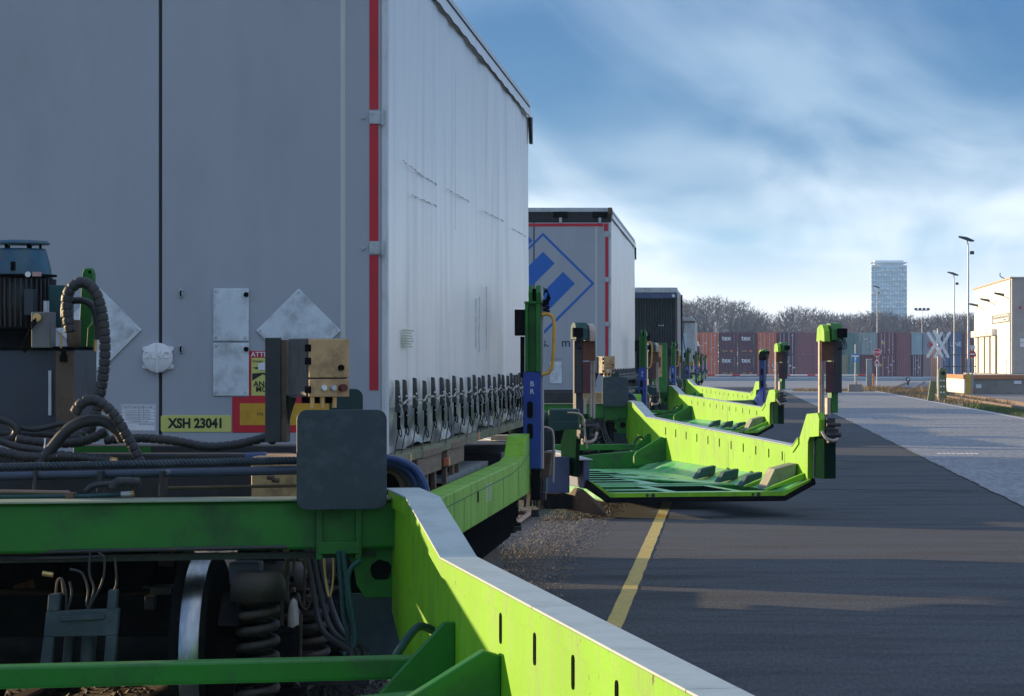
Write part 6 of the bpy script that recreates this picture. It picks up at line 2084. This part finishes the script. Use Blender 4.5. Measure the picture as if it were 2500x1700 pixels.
bark = mat('bark_grey', (0.09, 0.078, 0.080), 0.9, var=0.3)
twigm = mat('twig_purple_grey', (0.155, 0.125, 0.135), 0.9, var=0.3, vscale=0.3)
twigb = mat('twig_blue_grey', (0.085, 0.088, 0.100), 0.9, var=0.3, vscale=0.3)
protos = []
for i, (sd_, h, sp, m) in enumerate(((3, 11, 0.75, twigb), (8, 10, 0.85, twigb), (14, 10, 0.7, twigm), (21, 9, 0.8, twigm))):
    tb, cb_ = bare_tree(sd_, h, sp, 5)
    zmax = max(v[2] for v in cb_.v)
    protos.append((tb, cb_, zmax, m))
meshes = []
for tb, cb_, zmax, m in protos:
    mt = bpy.data.meshes.new('trunk')
    mt.from_pydata([tuple(v) for v in tb.v], [], tb.f)
    mt.materials.append(bark)
    mc_ = bpy.data.meshes.new('crown')
    mc_.from_pydata([tuple(v) for v in cb_.v], [], cb_.f)
    mc_.materials.append(m)
    meshes.append((mt, mc_, zmax))


def tree(kind, px, Y, ztop_, label, wide=1.0, rz=0.0):
    mt, mc_, zm = meshes[kind]
    x = (px - VX) * Y / F
    t = thing('bare_tree', label, 'tree', (x, Y, 0), rz, 'bare winter trees behind the containers')
    s = ztop_ / zm
    t.scale = (s * wide, s * wide, s)
    for nm, me in (('trunk', mt), ('crown', mc_)):
        o = bpy.data.objects.new(nm, me)
        COL.objects.link(o)
        o.parent = t
    return t


def top_y(px):                    # skyline of the wood in the photo
    pts = [(1640, 724), (1690, 730), (1720, 722), (1750, 716), (1770, 730), (1800, 728), (1835, 752), (1865, 760), (1880, 775), (1905, 770), (1940, 742), (1990, 752), (2030, 765), (2090, 764), (2140, 755), (2190, 760), (2230, 775), (2280, 770), (2340, 765), (2390, 760), (2460, 755), (2520, 750)]
    for (a, b_), (c, d) in zip(pts[:-1], pts[1:]):
        if a <= px <= c:
            return b_ + (d - b_) * (px - a) / (c - a)
    return pts[0][1] if px < pts[0][0] else pts[-1][1]


q = random.Random(77)
px = 1640
n = 0
where = lambda px: ('behind the dark trailer' if px < 1680 else 'above the orange and tex containers' if px < 1860 else 'above the plain maroon containers' if px < 2050 else
                    'left of the tower block' if px < 2120 else 'in front of the tower block' if px < 2225 else 'right of the tower block' if px < 2370 else 'behind the white building')
cnt = {}
while px < 2530:
    Y = q.uniform(440, 480)
    zt = CH + (VY - top_y(px) - q.uniform(-5, 14) - (7 if px > 1890 else 0)) * Y / F
    kind = (n % 2) if px < 1860 else 2 + (n % 2)
    w = where(px)
    cnt[w] = cnt.get(w, 0) + 1
    ordn = ['first', 'second', 'third', 'fourth', 'fifth', 'sixth', 'seventh', 'eighth', 'ninth', 'tenth', 'eleventh', 'twelfth', 'thirteenth', 'fourteenth'][cnt[w] - 1]
    tree(kind, px, Y, zt, '%s bare %s tree from the left, %s' % (ordn, 'blue-grey' if kind < 2 else 'purple-grey', w), q.uniform(0.9, 1.25), q.uniform(0, 6.28))
    px += q.uniform(15, 27)
    n += 1


# the wood behind them, one mass
def wood_mass():
    q = random.Random(5)
    b = MB()
    for _ in range(420):
        px = q.uniform(1600, 2560)
        Y = q.uniform(490, 620)
        x = (px - VX) * Y / F
        zt = max(3.0, CH + (VY - top_y(px) - 12 + q.uniform(-4, 22)) * Y / F)
        r = q.uniform(1.6, 3.0)
        b.cyl((x, Y, 0), (x + q.uniform(-.4, .4), Y, zt * 0.7), 0.14, 4, r2=0.05, caps=False)
        for k in range(150):
            a = q.uniform(0, 6.28)
            zz = zt * (0.12 + 0.8 * q.random() ** 0.8)
            rr = r * math.sin(min(1.0, 1.15 - abs(zz / zt - 0.45)) * 1.57) * q.random() ** 0.5
            p = Vector((x + rr * math.cos(a), Y + rr * math.sin(a), zz))
            d = Vector((math.cos(a) * .5 + q.uniform(-.4, .4), math.sin(a) * .5 + q.uniform(-.4, .4), q.uniform(.3, 1.0))).normalized() * q.uniform(0.5, 1.2)
            s = d.cross(Vector((q.uniform(-1, 1), 1, q.uniform(-1, 1)))).normalized() * q.uniform(0.03, 0.07)
            b.add([p - s, p + s, p + d], [(0, 1, 2)])
    o = b.build('wood', twigm, flat=True)
    return tag(o, 'grey-purple bare wood behind the container yard', 'wood', kind='stuff')


wood_mass()

# ------------------------------------------------------------------ haze over the far distance
hz = MB().box(-420, 620, -60, 1760, -1.06, ztop + 4)
hm = bpy.data.materials.new('haze_air')
hm.use_nodes = True
ht = hm.node_tree
for n_ in list(ht.nodes):
    if n_.type == 'BSDF_PRINCIPLED':
        ht.nodes.remove(n_)
pv = ht.nodes.new('ShaderNodeVolumePrincipled')
pv.inputs['Color'].default_value = (0.42, 0.68, 1.0, 1)
pv.inputs['Density'].default_value = 0.0002
pv.inputs['Anisotropy'].default_value = 0.25
ho = [n_ for n_ in ht.nodes if n_.type == 'OUTPUT_MATERIAL'][0]
ht.links.new(pv.outputs[0], ho.inputs['Volume'])
HAZE = hz.build('haze', hm)
tag(HAZE, 'thin pale blue haze over the far distance', 'haze', kind='stuff')
